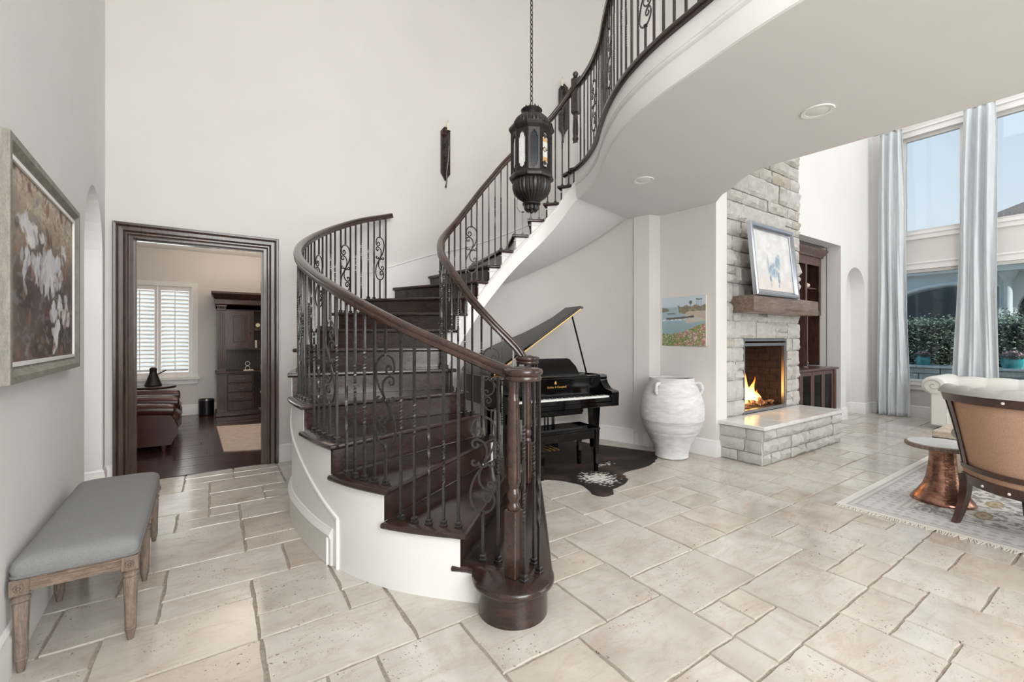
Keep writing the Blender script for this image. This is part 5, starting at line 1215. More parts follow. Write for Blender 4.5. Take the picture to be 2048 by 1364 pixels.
def ribbed(prof, n=30, amp=0.035, seg=4):
    rings = []
    for r_, z in prof: rings.append([(r_*(1-amp*(0 if i % seg else 1))*math.cos(2*PI*i/(n*seg)), r_*(1-amp*(0 if i % seg else 1))*math.sin(2*PI*i/(n*seg)), z) for i in range(n*seg)])
    return MB().loft(rings)
ribbed([(0.150, 0.692), (0.152, 0.705), (0.147, 0.73), (0.132, 0.755), (0.108, 0.777), (0.082, 0.79), (0.07, 0.795)]).build('domed_top', 'lantern_iron', ln, True, angle=30)
MB().lathe([(0.07, 0.79), (0.062, 0.80), (0.066, 0.812), (0.084, 0.825), (0.088, 0.832), (0.082, 0.838), (0.06, 0.842), (0.045, 0.85), (0.02, 0.855), (0.01, 0.87), (0.001, 0.872)], 30).build('collar', 'lantern_iron', ln, True)
for i in range(10):
    a = 2*PI*i/10; MB().lathe([(0.010, 0), (0.008, 0.012), (0.001, 0.026)], 6, (0.062*math.cos(a), 0.062*math.sin(a), 0.838)).build('crown_leaf', 'lantern_iron', ln, True)
ribbed([(0.06, 0.075), (0.066, 0.085), (0.085, 0.10), (0.120, 0.125), (0.145, 0.155), (0.157, 0.19), (0.158, 0.22), (0.150, 0.25), (0.12, 0.262)], 28, 0.04).build('ribbed_bowl', 'lantern_iron', ln, True, angle=30)
MB().lathe([(0.001, 0.05), (0.055, 0.055), (0.072, 0.062), (0.076, 0.07), (0.070, 0.078), (0.058, 0.082)], 28).build('bowl_ring', 'lantern_iron', ln, True)
for i in range(8):
    a = 2*PI*i/8; fo_ = MB().ball((0.042*math.cos(a), 0.042*math.sin(a), 0.038), 0.021, 8, (1, 1, 1.25)); fo_.lathe([(0.012, 0.0), (0.001, -0.022)], 6, (0.040*math.cos(a), 0.040*math.sin(a), 0.022)); fo_.build('finial_leaf', 'lantern_iron', ln, True)
MB().ball((0, 0, 0.018), 0.024, 10, (1, 1, 1.1)).build('finial', 'lantern_iron', ln, True)
mb = MB(); z = 0.872; k = 0
while lz0+z < 6.48:
    pts = [(0.011*math.cos(a)*(1 if k % 2 else 0), 0.011*math.cos(a)*(0 if k % 2 else 1), z+0.024+0.024*math.sin(a)) for a in [2*PI*q/12 for q in range(12)]]
    if k < 70: MB().tube(pts, 0.004, 6, closed=True, up=(0, 1, 0) if k % 2 else (1, 0, 0)).build('chain_link', 'lantern_iron', ln, True)
    else: mb.tube(pts, 0.004, 6, closed=True, up=(0, 1, 0) if k % 2 else (1, 0, 0))
    z += 0.039; k += 1
if mb.v: mb.build('chain_top', 'lantern_iron', ln, True)['kind'] = 'stuff'
MB().lathe([(0.001, 0.0), (0.05, 0.0), (0.065, 0.02), (0.03, 0.03), (0.01, 0.035)][::-1] and [(0.006, 0), (0.03, 0.01), (0.065, 0.03), (0.065, 0.045)], 20, (0, 0, 6.455-lz0)).build('ceiling_rose', 'lantern_iron', ln, True)

# sconces
def sconce(x, y, zb, ang_, label):
    t_ = thing('wall_sconce', label, 'sconce', (x, y, zb), ang_, 'candle sconces on the stair wall')
    MB().prism([(-0.07, 0.10), (-0.005, 0.0), (0.005, 0.0), (0.07, 0.10), (0.07, 0.68), (0.02, 0.745), (-0.02, 0.745), (-0.07, 0.68)], 0.0, 0.022, Matrix(((1, 0, 0, 0), (0, 0, -1, 0), (0, 1, 0, 0), (0, 0, 0, 1)))).build('backplate', 'stair_wood', t_, False)
    st = [(0.0, -0.03, -0.07), (0.012, -0.035, -0.02), (0.0, -0.05, 0.08), (0.0, -0.09, 0.22), (0.0, -0.125, 0.40), (0.0, -0.135, 0.52), (0.0, -0.115, 0.61), (0.0, -0.095, 0.635)]
    MB().tube(smoothpath([Vector(q) for q in st], 0.02), 0.009, 8, up=(1, 0, 0)).build('stem', 'iron', t_, True)
    for (yy, zz, r_, dr_) in ((-0.065, 0.24, 0.030, 1), (-0.065, 0.33, 0.034, -1), (-0.075, 0.49, 0.045, 1)):
        MB().tube([(0, a, b) for a, b in spiral((yy, zz), r_, 0.0, 1.2*dr_, 24)], 0.007, 6, up=(1, 0, 0)).build('scroll', 'iron', t_, True)
    MB().tube([(0, -0.03+0.018*math.cos(a), -0.085+0.018*math.sin(a)) for a in [q*2*PI/12 for q in range(12)]], 0.006, 6, closed=True, up=(1, 0, 0)).build('tail_ring', 'iron', t_, True)
    MB().tube([(0, -0.02, 0.05), (0, -0.05, 0.08)], 0.006, 6, up=(1, 0, 0)).build('mount', 'iron', t_, True)
    MB().lathe([(0.008, -0.012), (0.022, -0.006), (0.038, 0.010), (0.036, 0.012), (0.012, 0.004)], 18, (0, -0.095, 0.645)).build('drip_pan', 'iron', t_, True)
    c_ = MB().lathe([(0.012, 0.0), (0.012, 0.115), (0.004, 0.118)], 14, (0, -0.095, 0.652)).build('candle', 'candle', t_, True)
    MB().lathe([(0.003, 0.0), (0.009, 0.014), (0.008, 0.028), (0.001, 0.048)], 12, (0, -0.095, 0.77)).build('flame_bulb', 'seeded_glass', c_, True)
s1 = PY(890, 300, WY); zt_ = PY(890, 253, WY).z; zb_ = PY(890, 362, WY).z
sconce(s1.x, WY-0.001, zb_, 0.0, 'wall sconce left of the hanging lantern, candle on a dark arrow shaped board')
a_ = math.radians(38); w2 = ewall(a_)
sconce(w2.x-0.004*math.cos(a_), w2.y-0.004*math.sin(a_), 4.33, a_-PI/2, 'wall sconce partly behind the handrail beside the upper newel post')

# recessed lights
for n_, (u_, v_) in enumerate(((1635, 222), (1287, 360))):
    q = P(u_, v_, SZ); t_ = thing('ceiling_light', ['round white recessed light near the outer end of the balcony soffit', 'round white recessed light above the urn and piano'][n_], 'ceiling light', (q.x, q.y, SZ), 0, 'recessed lights in the soffit')
    MB().lathe([(0.072, -0.001), (0.075, -0.006), (0.098, -0.008), (0.102, -0.002), (0.102, 0.0)], 36).build('trim_ring', 'trim_white', t_, True)
    MB().lathe([(0.001, -0.010), (0.05, -0.008), (0.070, -0.002)], 30).build('lens', 'lamp_lens', t_, True)

# ================================================================== LIVING ROOM
# built-in cabinets in the niche
cb = thing('built_in_cabinet', 'dark wood cabinet with open shelves above glass doors beside the fireplace', 'cabinet', (8.0, 3.5, 0)); CO = (8.0, 3.5, 0)
def cbb(mb, name, mat='cabinet_wood', smooth=False, parent=None): return mb.build(name, mat, parent or cb, smooth, CO)
UX0, UX1, UY = 7.12, 8.86, 3.36
cbb(MB().box(UX0, UX1, 3.70, 3.748, 0.9, 2.82).box(UX0, UX0+0.03, UY, 3.70, 0.93, 2.82).box(UX1-0.03, UX1, UY, 3.70, 0.93, 2.82), 'carcass', 'hutch_wood')
cbb(MB().box(UX0, UX1, UY, 3.70, 1.84, 1.88), 'shelf'); cbb(MB().box(UX0+0.03, UX1-0.03, UY+0.03, 3.70, 2.26, 2.28), 'shelf'); cbb(MB().box(UX0+0.03, UX1-0.03, UY, 3.70, 2.80, 2.82), 'shelf')
for a in (UX0+0.55, UX0+1.15): cbb(MB().box(a, a+0.03, UY, 3.70, 1.88, 2.80), 'divider')
cbb(MB().box(8.36, 8.39, UY, 3.70, 0.93, 1.84), 'divider')
fr = MB().box(UX0, UX1, UY-0.02, UY, 1.80, 1.88).box(UX0, UX1, UY-0.02, UY, 2.66, 2.82).box(UX1-0.07, UX1, UY-0.02, UY, 1.88, 2.66)
for a in (UX0+0.53, UX0+1.13): fr.box(a, a+0.06, UY-0.02, UY, 1.88, 2.66)
cbb(fr, 'face_frame')
crp = [(0, 2.80), (-0.03, 2.80), (-0.035, 2.83), (-0.06, 2.85), (-0.09, 2.90), (-0.095, 2.93), (0, 2.93)]
cbb(MB().loft([[(UX0, UY-0.02+a, z) for a, z in crp], [(UX1-a*0.4, UY-0.02+a, z) for a, z in crp]]), 'crown', smooth=True)
DX0, DX1, DY = 7.12, 8.80, 3.10
cbb(MB().box(DX0, DX1, DY+0.02, 3.748, 0.08, 0.13).box(DX0, DX1, 3.70, 3.748, 0.1, 0.88).box(DX1-0.03, DX1, DY+0.02, 3.70, 0.1, 0.88).box(DX0, DX0+0.03, DY+0.02, 3.70, 0.1, 0.88).box(DX0, DX1, DY+0.05, 3.70, 0.0, 0.08), 'base_carcass', 'hutch_wood')
cbb(MB().box(DX0-0.01, DX1+0.03, DY-0.04, 3.748, 0.88, 0.915, bev=0.008), 'counter', smooth=True)
nd = 4; dw = (DX1-DX0-0.10)/nd
for q in range(nd):
    x0 = DX0+q*dw; x1 = x0+dw-0.006; dd = cbb(MB().box(x0, x1, DY, DY+0.022, 0.10, 0.16).box(x0, x1, DY, DY+0.022, 0.81, 0.87).box(x0, x0+0.055, DY, DY+0.022, 0.16, 0.81).box(x1-0.055, x1, DY, DY+0.022, 0.16, 0.81), 'door')
    cbb(MB().box(x0+0.055, x1-0.055, DY+0.008, DY+0.013, 0.16, 0.81), 'pane', 'smoke_glass', parent=dd)
cbb(MB().box(DX1-0.095, DX1-0.01, DY-0.012, DY+0.02, 0.08, 0.87).box(DX1-0.08, DX1-0.025, DY-0.018, DY-0.012, 0.16, 0.80), 'pilaster')
o = MB().box(-0.5, 0.5, -0.02, 0.02, 0.0, 0.60, bev=0.006).build('screen', 'tv_screen', None, False); tv = thing('television', 'black flat television standing on the built in counter beside the fireplace', 'television', (7.72, 3.5, 0.96)); o.parent = tv
MB().box(-0.16, 0.16, -0.1, 0.1, -0.043, -0.03).box(-0.03, 0.03, -0.01, 0.03, -0.03, 0.1).build('stand', 'plastic_black', tv, False)
sh = thing('seashell', 'pale seashell on the upper shelf of the built in cabinet', 'shell', (8.56, 3.46, 2.281)); mb = MB(); rings = []
for q in range(13): f_ = q/12; r_ = 0.05*math.sin(PI*(0.1+0.85*f_))**1.4+0.004; rings.append([(-0.12+0.24*f_, r_*math.cos(a)*1.1, 0.045+r_*math.sin(a)*0.85) for a in [2*PI*i/12 for i in range(12)]])
mb.loft(rings).build('whorl', 'shell', sh, True)
cr_ = thing('wire_ornament', 'loose ball of white twisted branches on the lower open shelf', 'ornament', (8.42, 3.46, 1.881)); rr_ = random.Random(8)
for q in range(7):
    ax_ = Vector((rr_.gauss(0, 1), rr_.gauss(0, 1), rr_.gauss(0, 1))).normalized(); b_ = ax_.orthogonal().normalized(); c_ = ax_.cross(b_); r_ = rr_.uniform(0.06, 0.09)
    MB().tube([(b_*math.cos(a)+c_*math.sin(a)*0.8)*r_+Vector((0, 0, 0.092)) for a in [2*PI*i/18 for i in range(18)]], 0.005, 5, closed=True, up=tuple(ax_)).build('twig', 'key_white', cr_, True)
vz = thing('small_vase', 'small white vase on the counter right of the television', 'vase', (8.56, 3.48, 0.916)); MB().lathe([(0.03, 0), (0.05, 0.03), (0.055, 0.07), (0.03, 0.12), (0.02, 0.14), (0.028, 0.16)], 20).build('body', 'key_white', vz, True)

# curtains
def curtain(y0b, y1b, y0t, y1t, seed, label):
    rr = random.Random(seed); nf = 3.6; ph = [rr.uniform(-0.5, 0.5) for _ in range(9)]; z0, z1 = 0.012, 5.14
    t_ = thing('curtain', label, 'curtain', (10.16, (y0b+y1b)/2, 0), 0, 'satin curtains at the tall windows')
    def f(u, v):
        e_ = v; ya = y0b+(y0t-y0b)*min(1, e_*1.0); yb = y1b+(y1t-y1b)*e_; w_ = u+0.02*math.sin(u*9+e_*4+seed)+0.012*math.sin(e_*7+u*5); y = ya+(yb-ya)*u+0.012*math.sin(e_*9+u*4)*(1-e_)
        am = 0.050+0.012*math.sin(e_*5+seed); x = am*math.sin(2*PI*nf*w_+1.2*math.sin(e_*2.2+u*3))*0.9+0.018*math.sin(2*PI*nf*2.3*u+e_*6+seed)*(1-e_)
        pin = math.exp(-((1-e_)/0.03)**2); x *= (1-0.45*pin); x += 0.03*(1-e_)**6*math.sin(u*17+seed)
        return (10.16+x, y, z0+(z1-z0)*e_)
    mb = MB().grid(f, 150, 70)
    o = mb.build('drape', 'satin', t_, True, (10.16, (y0b+y1b)/2, 0), 80); md = o.modifiers.new('s', 'SOLIDIFY'); md.thickness = 0.004
    MB().tube([(0.0, (y0t-(y0b+y1b)/2)-0.08, 5.17), (0.0, (y1t-(y0b+y1b)/2)+0.08, 5.17)] if y0t < y1t else [(0.0, (y1t-(y0b+y1b)/2)-0.08, 5.17), (0.0, (y0t-(y0b+y1b)/2)+0.08, 5.17)], 0.018, 12).build('curtain_rod', 'iron', t_, True)
    MB().box(0, 0.24, -0.02, 0.02, 5.16, 5.18).build('bracket', 'iron', t_, False)
curtain(2.95, 2.46, 2.89, 2.57, 1, 'blue grey satin curtain hanging nearest the arched niche')
curtain(1.93, 1.40, 1.80, 1.44, 4, 'blue grey satin curtain hanging between the two windows behind the tufted sofa')

# rug under the seating
RX0, RX1, RY0, RY1 = 4.37, 8.0, -1.3, 1.52
def rugf(u, v):
    x = u*(RX1-RX0); y = (1-v)*(RY1-RY0); n1 = fbm(u*1.3, v, 30, 51, 3); n2 = fbm(u*1.3, v, 85, 57, 2); ed = np.minimum(np.minimum(x, RX1-RX0-x), np.minimum(y, RY1-RY0-y))
    col = np.zeros(u.shape+(3,))+np.array((214, 210, 204))/255.0
    bd = (ed > 0.05)*(ed < 0.36); col = lay(col, bd*0.75, (192, 190, 188)); col = lay(col, bd*(np.abs(np.sin(x*42)*np.sin(y*42)) > 0.45)*(ed > 0.10)*(ed < 0.31)*sst(0.35, 0.55, n2)*0.55, (150, 148, 150))
    for e0 in (0.05, 0.09, 0.32, 0.36): col = lay(col, (np.abs(ed-e0) < 0.009)*0.7, (164, 156, 150))
    fi_ = ed > 0.36; col = lay(col, fi_*sst(0.48, 0.60, n1)*0.7, (166, 166, 170)); col = lay(col, fi_*sst(0.54, 0.62, n2)*0.8, (128, 122, 118))
    gx, gy = 0.42, 0.30; row = np.floor(y/gy); cx = (np.floor(x/gx+0.5*(row % 2))+0.5-0.5*(row % 2))*gx; cy = (row+0.5)*gy; k = ((cx*7.3+cy*11.7) % 3).astype(int)
    ex, ey = (x-cx)/0.115, (y-cy)/0.05; rr = np.hypot(ex, ey)+0.5*(n2-0.5)
    for kk, c1, c2 in ((0, (112, 106, 92), (168, 156, 136)), (1, (150, 132, 98), (186, 176, 154)), (2, (120, 118, 122), (180, 178, 180))):
        m_ = fi_*(k == kk); col = lay(col, m_*(rr < 1.0)*0.85, c1); col = lay(col, m_*(rr < 0.68)*0.9, c2); col = lay(col, m_*(rr < 0.35)*0.8, c1)
    col = lay(col, (fi_*(np.abs(np.hypot(ex*0.5, ey*0.45)-1.0) < 0.10)*sst(0.35, 0.5, n2))*0.6, (150, 146, 138))
    return col
nu, nv = 420, 330; mb = MB().grid(lambda u, v: (u*(RX1-RX0), v*(RY1-RY0), 0.008), nu, nv)
u, v = np.meshgrid(np.linspace(0, 1, nu+1), np.linspace(0, 1, nv+1)); cg = rugf(u, v); a = np.ones(((nu+1)*(nv+1), 4)); a[:, :3] = (np.clip(cg, 0, 1)**2.2).reshape(-1, 3)
rg = thing('patterned_rug', 'cream and grey patterned oriental rug with white fringe under the seating', 'rug', (RX0, RY0, 0.0005))
mb.build('pile', 'woven_rug', rg, False, colors=a)
MB().box(0, RX1-RX0, 0, RY1-RY0, 0, 0.0075).build('backing', 'paper', rg, False)
mb = MB(); rr_ = random.Random(2); y = 0.0
while y < RY1-RY0:
    a = rr_.gauss(0, 0.012); l_ = rr_.uniform(0.045, 0.075); mb.hexa([(0.0, y, 0.001), (0, y+0.007, 0.001), (-l_, y+0.006+a, 0.001), (-l_, y+0.001+a, 0.001)][::-1], [(0.0, y, 0.007), (0, y+0.007, 0.007), (-l_, y+0.006+a, 0.004), (-l_, y+0.001+a, 0.004)][::-1]); y += 0.0125
mb.build('fringe', 'paper', rg, False)['kind'] = 'stuff'
MB().box(0.0, RX1-RX0, RY1-RY0, RY1-RY0+0.018, 0.0, 0.007).build('selvedge', 'paper', rg, False)

# copper drum table
tp = (5.17, 1.04); ct_ = thing('copper_side_table', 'hammered copper pedestal side table with a round pale top beside the wingback chair', 'side table', (tp[0], tp[1], 0.009))
MB().lathe([(0.205, 0.0), (0.208, 0.006), (0.196, 0.03), (0.165, 0.07), (0.130, 0.13), (0.108, 0.20), (0.096, 0.28), (0.088, 0.36), (0.086, 0.43), (0.092, 0.458), (0.001, 0.46)], 48).build('pedestal', 'copper', ct_, True, angle=60)
MB().lathe([(0.235, 0.458), (0.245, 0.465), (0.245, 0.487), (0.238, 0.493), (0.001, 0.494)], 48).build('table_top', 'grey_oak', ct_, True, angle=40)
MB().lathe([(0.228, 0.4935), (0.226, 0.497), (0.001, 0.4975)], 48).build('top_inlay', 'hearth_slab', ct_, True, angle=40)

# wooden trunk used as a coffee table
tr = thing('trunk_coffee_table', 'low pale wooden trunk coffee table with black iron edges on the patterned rug', 'coffee table', (6.42, 0.72, 0.009), 0.0)
MB().box(-0.30, 0.30, -0.56, 0.56, 0.04, 0.37).build('body', 'trunk_wood', tr, False)
for q in range(5): MB().box(-0.325+q*0.13, -0.325+(q+1)*0.13-0.004, -0.585, 0.585, 0.385, 0.45, bev=0.006).build('lid_plank', 'trunk_wood', tr, True)
e_ = MB()
for sx_ in (-1, 1):
    for sy_ in (-1, 1): e_.box(sx_*0.305-0.02, sx_*0.305+0.02, sy_*0.565-0.02, sy_*0.565+0.02, 0.0, 0.385)
for sx_ in (-1, 1): e_.box(sx_*0.31-0.012, sx_*0.31+0.012, -0.575, 0.575, 0.345, 0.385); e_.box(sx_*0.31-0.012, sx_*0.31+0.012, -0.575, 0.575, 0.03, 0.06)
for sy_ in (-1, 1): e_.box(-0.31, 0.31, sy_*0.575-0.012, sy_*0.575+0.012, 0.345, 0.385); e_.box(-0.31, 0.31, sy_*0.575-0.012, sy_*0.575+0.012, 0.03, 0.06)
e_.build('iron_edging', 'iron', tr, False)
MB().box(-0.335, -0.325, -0.12, 0.12, 0.40, 0.42).build('strap', 'iron', tr, False)

# deconstructed armchair seen from behind
ch = thing('burlap_back_armchair', 'armchair seen from behind with exposed dark wood frame, burlap back and grey tufted top', 'armchair', (4.485, 0.56, 0.009), math.radians(-111.7))
def bk(s, z, off=0.0):
    f_ = (z-0.32)/0.68; w_ = 0.36+0.055*f_; return Vector((s*(w_+off*0.0), 0.16*s*s-0.15*f_*f_*0.6-0.06*f_+off, z))
def bband(s0, s1, zf0, zf1, o0, o1, n=20):
    rings = []
    for q in range(n+1):
        s = s0+(s1-s0)*q/n; a = zf0(s) if callable(zf0) else zf0; b = zf1(s) if callable(zf1) else zf1
        rings.append([bk(s, a, o0), bk(s, a, o1), bk(s, b, o1), bk(s, b, o0)])
    return MB().loft(rings)
bband(-0.90, 0.90, 0.44, 0.93, 0.012, 0.03).build('back_panel', 'burlap', ch, True)
bband(-1, 1, lambda s: 0.925+0.0*s, lambda s: 0.995, -0.015, 0.05).build('top_rail', 'chair_wood', ch, True)
bband(-1, 1, lambda s: 0.415-0.0*s*s, lambda s: 0.45, -0.015, 0.05).build('back_rail', 'chair_wood', ch, True)
bband(-1, 1, lambda s: 0.375, lambda s: 0.415, 0.0, 0.05).build('burlap_strip', 'burlap', ch, True)
bband(-1, 1, lambda s: 0.305+0.0*s, lambda s: 0.375, -0.02, 0.05).build('seat_rail', 'chair_wood', ch, True)
for s in (-1, 1):
    def stile(sa, sb, o0, o1, z0, z1, nm, mt_):
        rings = []
        for q in range(13):
            z = z0+(z1-z0)*q/12; rings.append([bk(sa, z, o0), bk(sb, z, o0), bk(sb, z, o1), bk(sa, z, o1)])
        MB().loft(rings).build(nm, mt_, ch, True)
    stile(s*0.80, s*0.905, -0.012, 0.05, 0.44, 0.93, 'back_stile', 'chair_wood'); stile(s*0.905, s*0.985, 0.012, 0.035, 0.44, 0.93, 'side_strip', 'burlap'); stile(s*0.985, s*1.01, 0.0, 0.05, 0.44, 0.93, 'edge_strip', 'chair_wood')
    # rear sabre leg
    rings = []
    for q in range(13):
        f_ = q/12; z = 0.36*(1-f_); h_ = 0.034-0.012*f_; cx = s*(0.345+0.0*f_); cy = 0.145-0.10*f_**1.6+0.02*math.sin(f_*PI)
        rings.append([(cx-h_*0.8, cy-h_, z), (cx+h_*0.8, cy-h_, z), (cx+h_*0.8, cy+h_, z), (cx-h_*0.8, cy+h_, z)])
    MB().loft(rings).build('leg', 'chair_wood', ch, True)
    MB().lathe([(0.016, 0), (0.020, 0.05), (0.024, 0.10), (0.018, 0.12), (0.026, 0.15), (0.03, 0.30)], 14, (s*0.31, 0.72, 0)).build('leg', 'chair_wood', ch, True)
    # padded arm sweeping forward
    pts = [bk(s, 0.66)+Vector((0, 0.03, 0)), Vector((s*0.42, 0.30, 0.64)), Vector((s*0.41, 0.52, 0.60)), Vector((s*0.39, 0.66, 0.56)), Vector((s*0.37, 0.71, 0.46)), Vector((s*0.35, 0.72, 0.34))]
    MB().tube(smoothpath(pts, 0.04), 0.042, 12, up=(1, 0, 0)).build('arm', 'grey_linen', ch, True)
    MB().hexa([(s*0.34-0.02, 0.16, 0.33), (s*0.34+0.02, 0.16, 0.33), (s*0.36+0.02, 0.70, 0.33), (s*0.36-0.02, 0.70, 0.33)], [(s*0.40-0.02, 0.16, 0.64), (s*0.40+0.02, 0.16, 0.64), (s*0.38+0.02, 0.68, 0.56), (s*0.38-0.02, 0.68, 0.56)]).build('side_panel', 'grey_linen', ch, True)
MB().box(-0.34, 0.34, 0.10, 0.74, 0.30, 0.375, bev=0.01).build('seat_frame', 'chair_wood', ch, False)
MB().box(-0.33, 0.33, 0.12, 0.74, 0.375, 0.49, bev=0.04).build('seat_cushion', 'grey_linen', ch, True, angle=70)
def padf(u, v):
    s = -1.02+2.04*u; a = PI*(-0.35+1.5*v); tuft = 0.010*abs(math.sin(s*PI*3.0)); q = bk(s, 0.995); r1 = 0.062; r2 = 0.052+tuft*0.8
    e2 = min(1, (1.02-abs(s))*14+0.35)
    return (q.x*1.01, q.y+0.035+r1*math.cos(PI-a)*1.0, q.z-0.004+max(-0.004, r2*math.sin(a))*e2)
MB().grid(padf, 60, 14).build('tufted_top', 'grey_linen', ch, True, angle=80)
rings = []
for q in range(21):
    s = -0.93+1.86*q/20; rings.append([bk(s, 0.45, 0.04), bk(s, 0.98, 0.04), bk(s, 0.98, 0.11), bk(s, 0.7, 0.14), bk(s, 0.45, 0.13)])
MB().loft(rings).build('inner_padding', 'grey_linen', ch, True)
mb = MB()
for q in range(90): s = -1+2*q/89; p_ = bk(s, 0.997, -0.016); mb.ball(p_, 0.0045, 6)
mb.build('nailheads', 'paper', ch, True)['kind'] = 'stuff'
for s, z in ((0.1, 0.96), (-0.45, 0.335), (0.0, 0.335)):
    p_ = bk(s, z, -0.022); MB().ball(p_, 0.010, 8).build('bolt_cover', 'paper', ch, True)

# white tufted sofa by the window
sf_ = thing('tufted_sofa', 'white linen chesterfield sofa with rolled arms and tufted back below the windows', 'sofa', (9.6, 1.0, 0)); 
YA, YB = 1.02, -1.10
def so(mb, n_, mt_='sofa_linen', sm=True, ag=60): return mb.build(n_, mt_, sf_, sm, None, ag)
so(MB().box(-0.38, 0.42, YB, YA-0.06, 0.06, 0.30, bev=0.02), 'base', ag=40)
for q in range(2): so(MB().box(-0.42, 0.24, YB+0.20+q*0.86, YB+0.20+(q+1)*0.86-0.01, 0.30, 0.46, bev=0.04), 'seat_cushion', ag=70)
for sy, yc in ((1, 0.90), (-1, YB-0.02)):
    so(MB().box(-0.42, 0.45, yc-0.11, yc+0.09, 0.06, 0.68, bev=0.02), 'arm_panel', ag=40)
    ar_ = so(MB().loft([[(x, yc+0.04*sy+r_*math.cos(a), 0.68+r_*math.sin(a)*0.9) for a in [2*PI*i/28 for i in range(28)]] for x, r_ in ((-0.445, 0.02), (-0.445, 0.12), (-0.435, 0.148), (-0.41, 0.155), (0.45, 0.155))]), 'rolled_arm')
    sp_ = MB().tube([(-0.448, yc+0.04*sy+a, 0.68+b*0.9) for a, b in spiral((0, 0), 0.125, -1.2, 1.5, 40, 0.12)], 0.006, 6, up=(1, 0, 0)); sp_.build('arm_scroll', 'grey_linen', ar_, True)
    nl = MB()
    for q in range(26):
        for yy in (yc-0.10, yc+0.08): nl.ball((-0.422, yy, 0.09+q*0.0205), 0.005, 6)
    nl.build('nailheads', 'grey_metal', ar_, True)['kind'] = 'stuff'
so(MB().box(0.22, 0.46, YB, YA-0.10, 0.30, 0.66, bev=0.02), 'back_panel', ag=40)
def rollf(u, v):
    y = YB+0.02+(YA-0.1-YB)*u; a = PI*(-0.55+1.75*v); ph = (y*6.2); tf = abs(math.sin(ph*PI/2+(0 if v < 0.5 else PI/2))); r_ = 0.125+0.020*tf**0.6
    return (0.33-r_*math.cos(PI-a)*-1.0*-1.0, y, 0.66+r_*math.sin(a)*0.95)
so(MB().grid(rollf, 160, 24), 'tufted_back_roll', ag=80)
def tuftf(u, v):
    y = YB+0.15+(YA-0.30-YB)*u; z = 0.44+0.24*v; d_ = 0.035*abs(math.sin(y*6.2*PI/2+v*3))*abs(math.cos(v*5)); return (0.24-d_, y, z)
so(MB().grid(tuftf, 120, 16), 'tufted_back', ag=80)
mb = MB()
for q in range(13):
    y = YB+0.02+q*2/6.2; mb.ball((0.33-0.02, y+0.16, 0.66+0.122), 0.011, 8)
so(mb, 'buttons', 'grey_linen')
for x in (-0.34, 0.36):
    for y in (YB+0.0, YA-0.16): so(MB().lathe([(0.022, 0), (0.034, 0.03), (0.03, 0.06)], 14, (x, y, 0)), 'foot', 'chair_wood')
# ================================================================== STUDY FURNITURE
def club(x, y, rz, label):
    t_ = thing('leather_armchair', label, 'armchair', (x, y, 0.002), rz, 'leather armchairs in the study')
    for s in (-1, 1):   # faces local -y
        rings = []
        for f_ in [q/14 for q in range(15)]:
            yy = -0.46+0.86*f_; zz = 0.50+0.03*math.sin(f_*PI); rings.append([(s*0.40+0.085*math.cos(a), yy, zz+0.075*math.sin(a)) for a in [2*PI*i/18 for i in range(18)]])
        rings = [[(s*0.40+0.05*math.cos(a), -0.475, 0.50+0.045*math.sin(a)) for a in [2*PI*i/18 for i in range(18)]]]+rings
        MB().loft(rings).build('rolled_arm', 'leather', t_, True, angle=60)
        side = [(-0.44, 0.08), (-0.46, 0.14), (-0.50, 0.20), (-0.50, 0.30), (-0.46, 0.40), (-0.42, 0.46), (-0.40, 0.50), (0.42, 0.50), (0.44, 0.08)]
        MB().prism(side, s*0.40-0.05, s*0.40+0.055, frame3((0, 0, 0), (0, 1, 0), (0, 0, 1), (1, 0, 0))).build('side_panel', 'leather', t_, True, angle=40)
    MB().box(-0.35, 0.35, -0.42, 0.40, 0.08, 0.28, bev=0.02).build('seat_base', 'leather', t_, True)
    MB().box(-0.34, 0.34, -0.50, 0.26, 0.28, 0.44, bev=0.05).build('seat_cushion', 'leather', t_, True, angle=70)
    MB().box(-0.36, 0.36, -0.11, 0.11, 0.0, 0.62, Matrix.Translation((0, 0.34, 0.28)) @ Matrix.Rotation(math.radians(-12), 4, 'X'), 0.06).build('backrest', 'leather', t_, True, angle=70)
    for sx_ in (-1, 1):
        for yy in (-0.36, 0.36): MB().lathe([(0.02, 0), (0.03, 0.05), (0.028, 0.085)], 12, (sx_*0.38, yy, 0)).build('leg', 'hutch_wood', t_, True)
club(-0.86, 7.35, PI/2, 'brown leather club armchair nearest the study doorway')
club(-0.90, 8.38, PI/2, 'brown leather club armchair farther into the study beside the black stand')
bs = thing('black_stand', 'small glossy black stand with open shelves between the leather armchairs and the window', 'side table', (-1.36, 9.22, 0.002))
MB().box(-0.22, 0.22, -0.18, 0.18, 0.62, 0.65, bev=0.004).build('top', 'black_gloss', bs, False)
for z in (0.12, 0.28, 0.45): MB().box(-0.20, 0.20, -0.16, 0.16, z, z+0.015).build('shelf', 'black_gloss', bs, False)
for sx_ in (-1, 1):
    for sy_ in (-1, 1): MB().box(sx_*0.20-0.015, sx_*0.20+0.015, sy_*0.16-0.015, sy_*0.16+0.015, 0, 0.62).build('leg', 'black_gloss', bs, False)
lm = thing('table_lamp', 'table lamp with a pleated tan cone shade standing on the black stand', 'lamp', (-1.30, 9.22, 0.653))
MB().lathe([(0.07, 0), (0.075, 0.015), (0.03, 0.04), (0.05, 0.10), (0.06, 0.18), (0.03, 0.28), (0.015, 0.32), (0.012, 0.48)], 20).build('base', 'gold', lm, True)
MB().lathe([(0.20, 0.50), (0.202, 0.505), (0.07, 0.80), (0.066, 0.80), (0.196, 0.508)], 28, cap=False).build('lamp_shade', 'lampshade', lm, True)
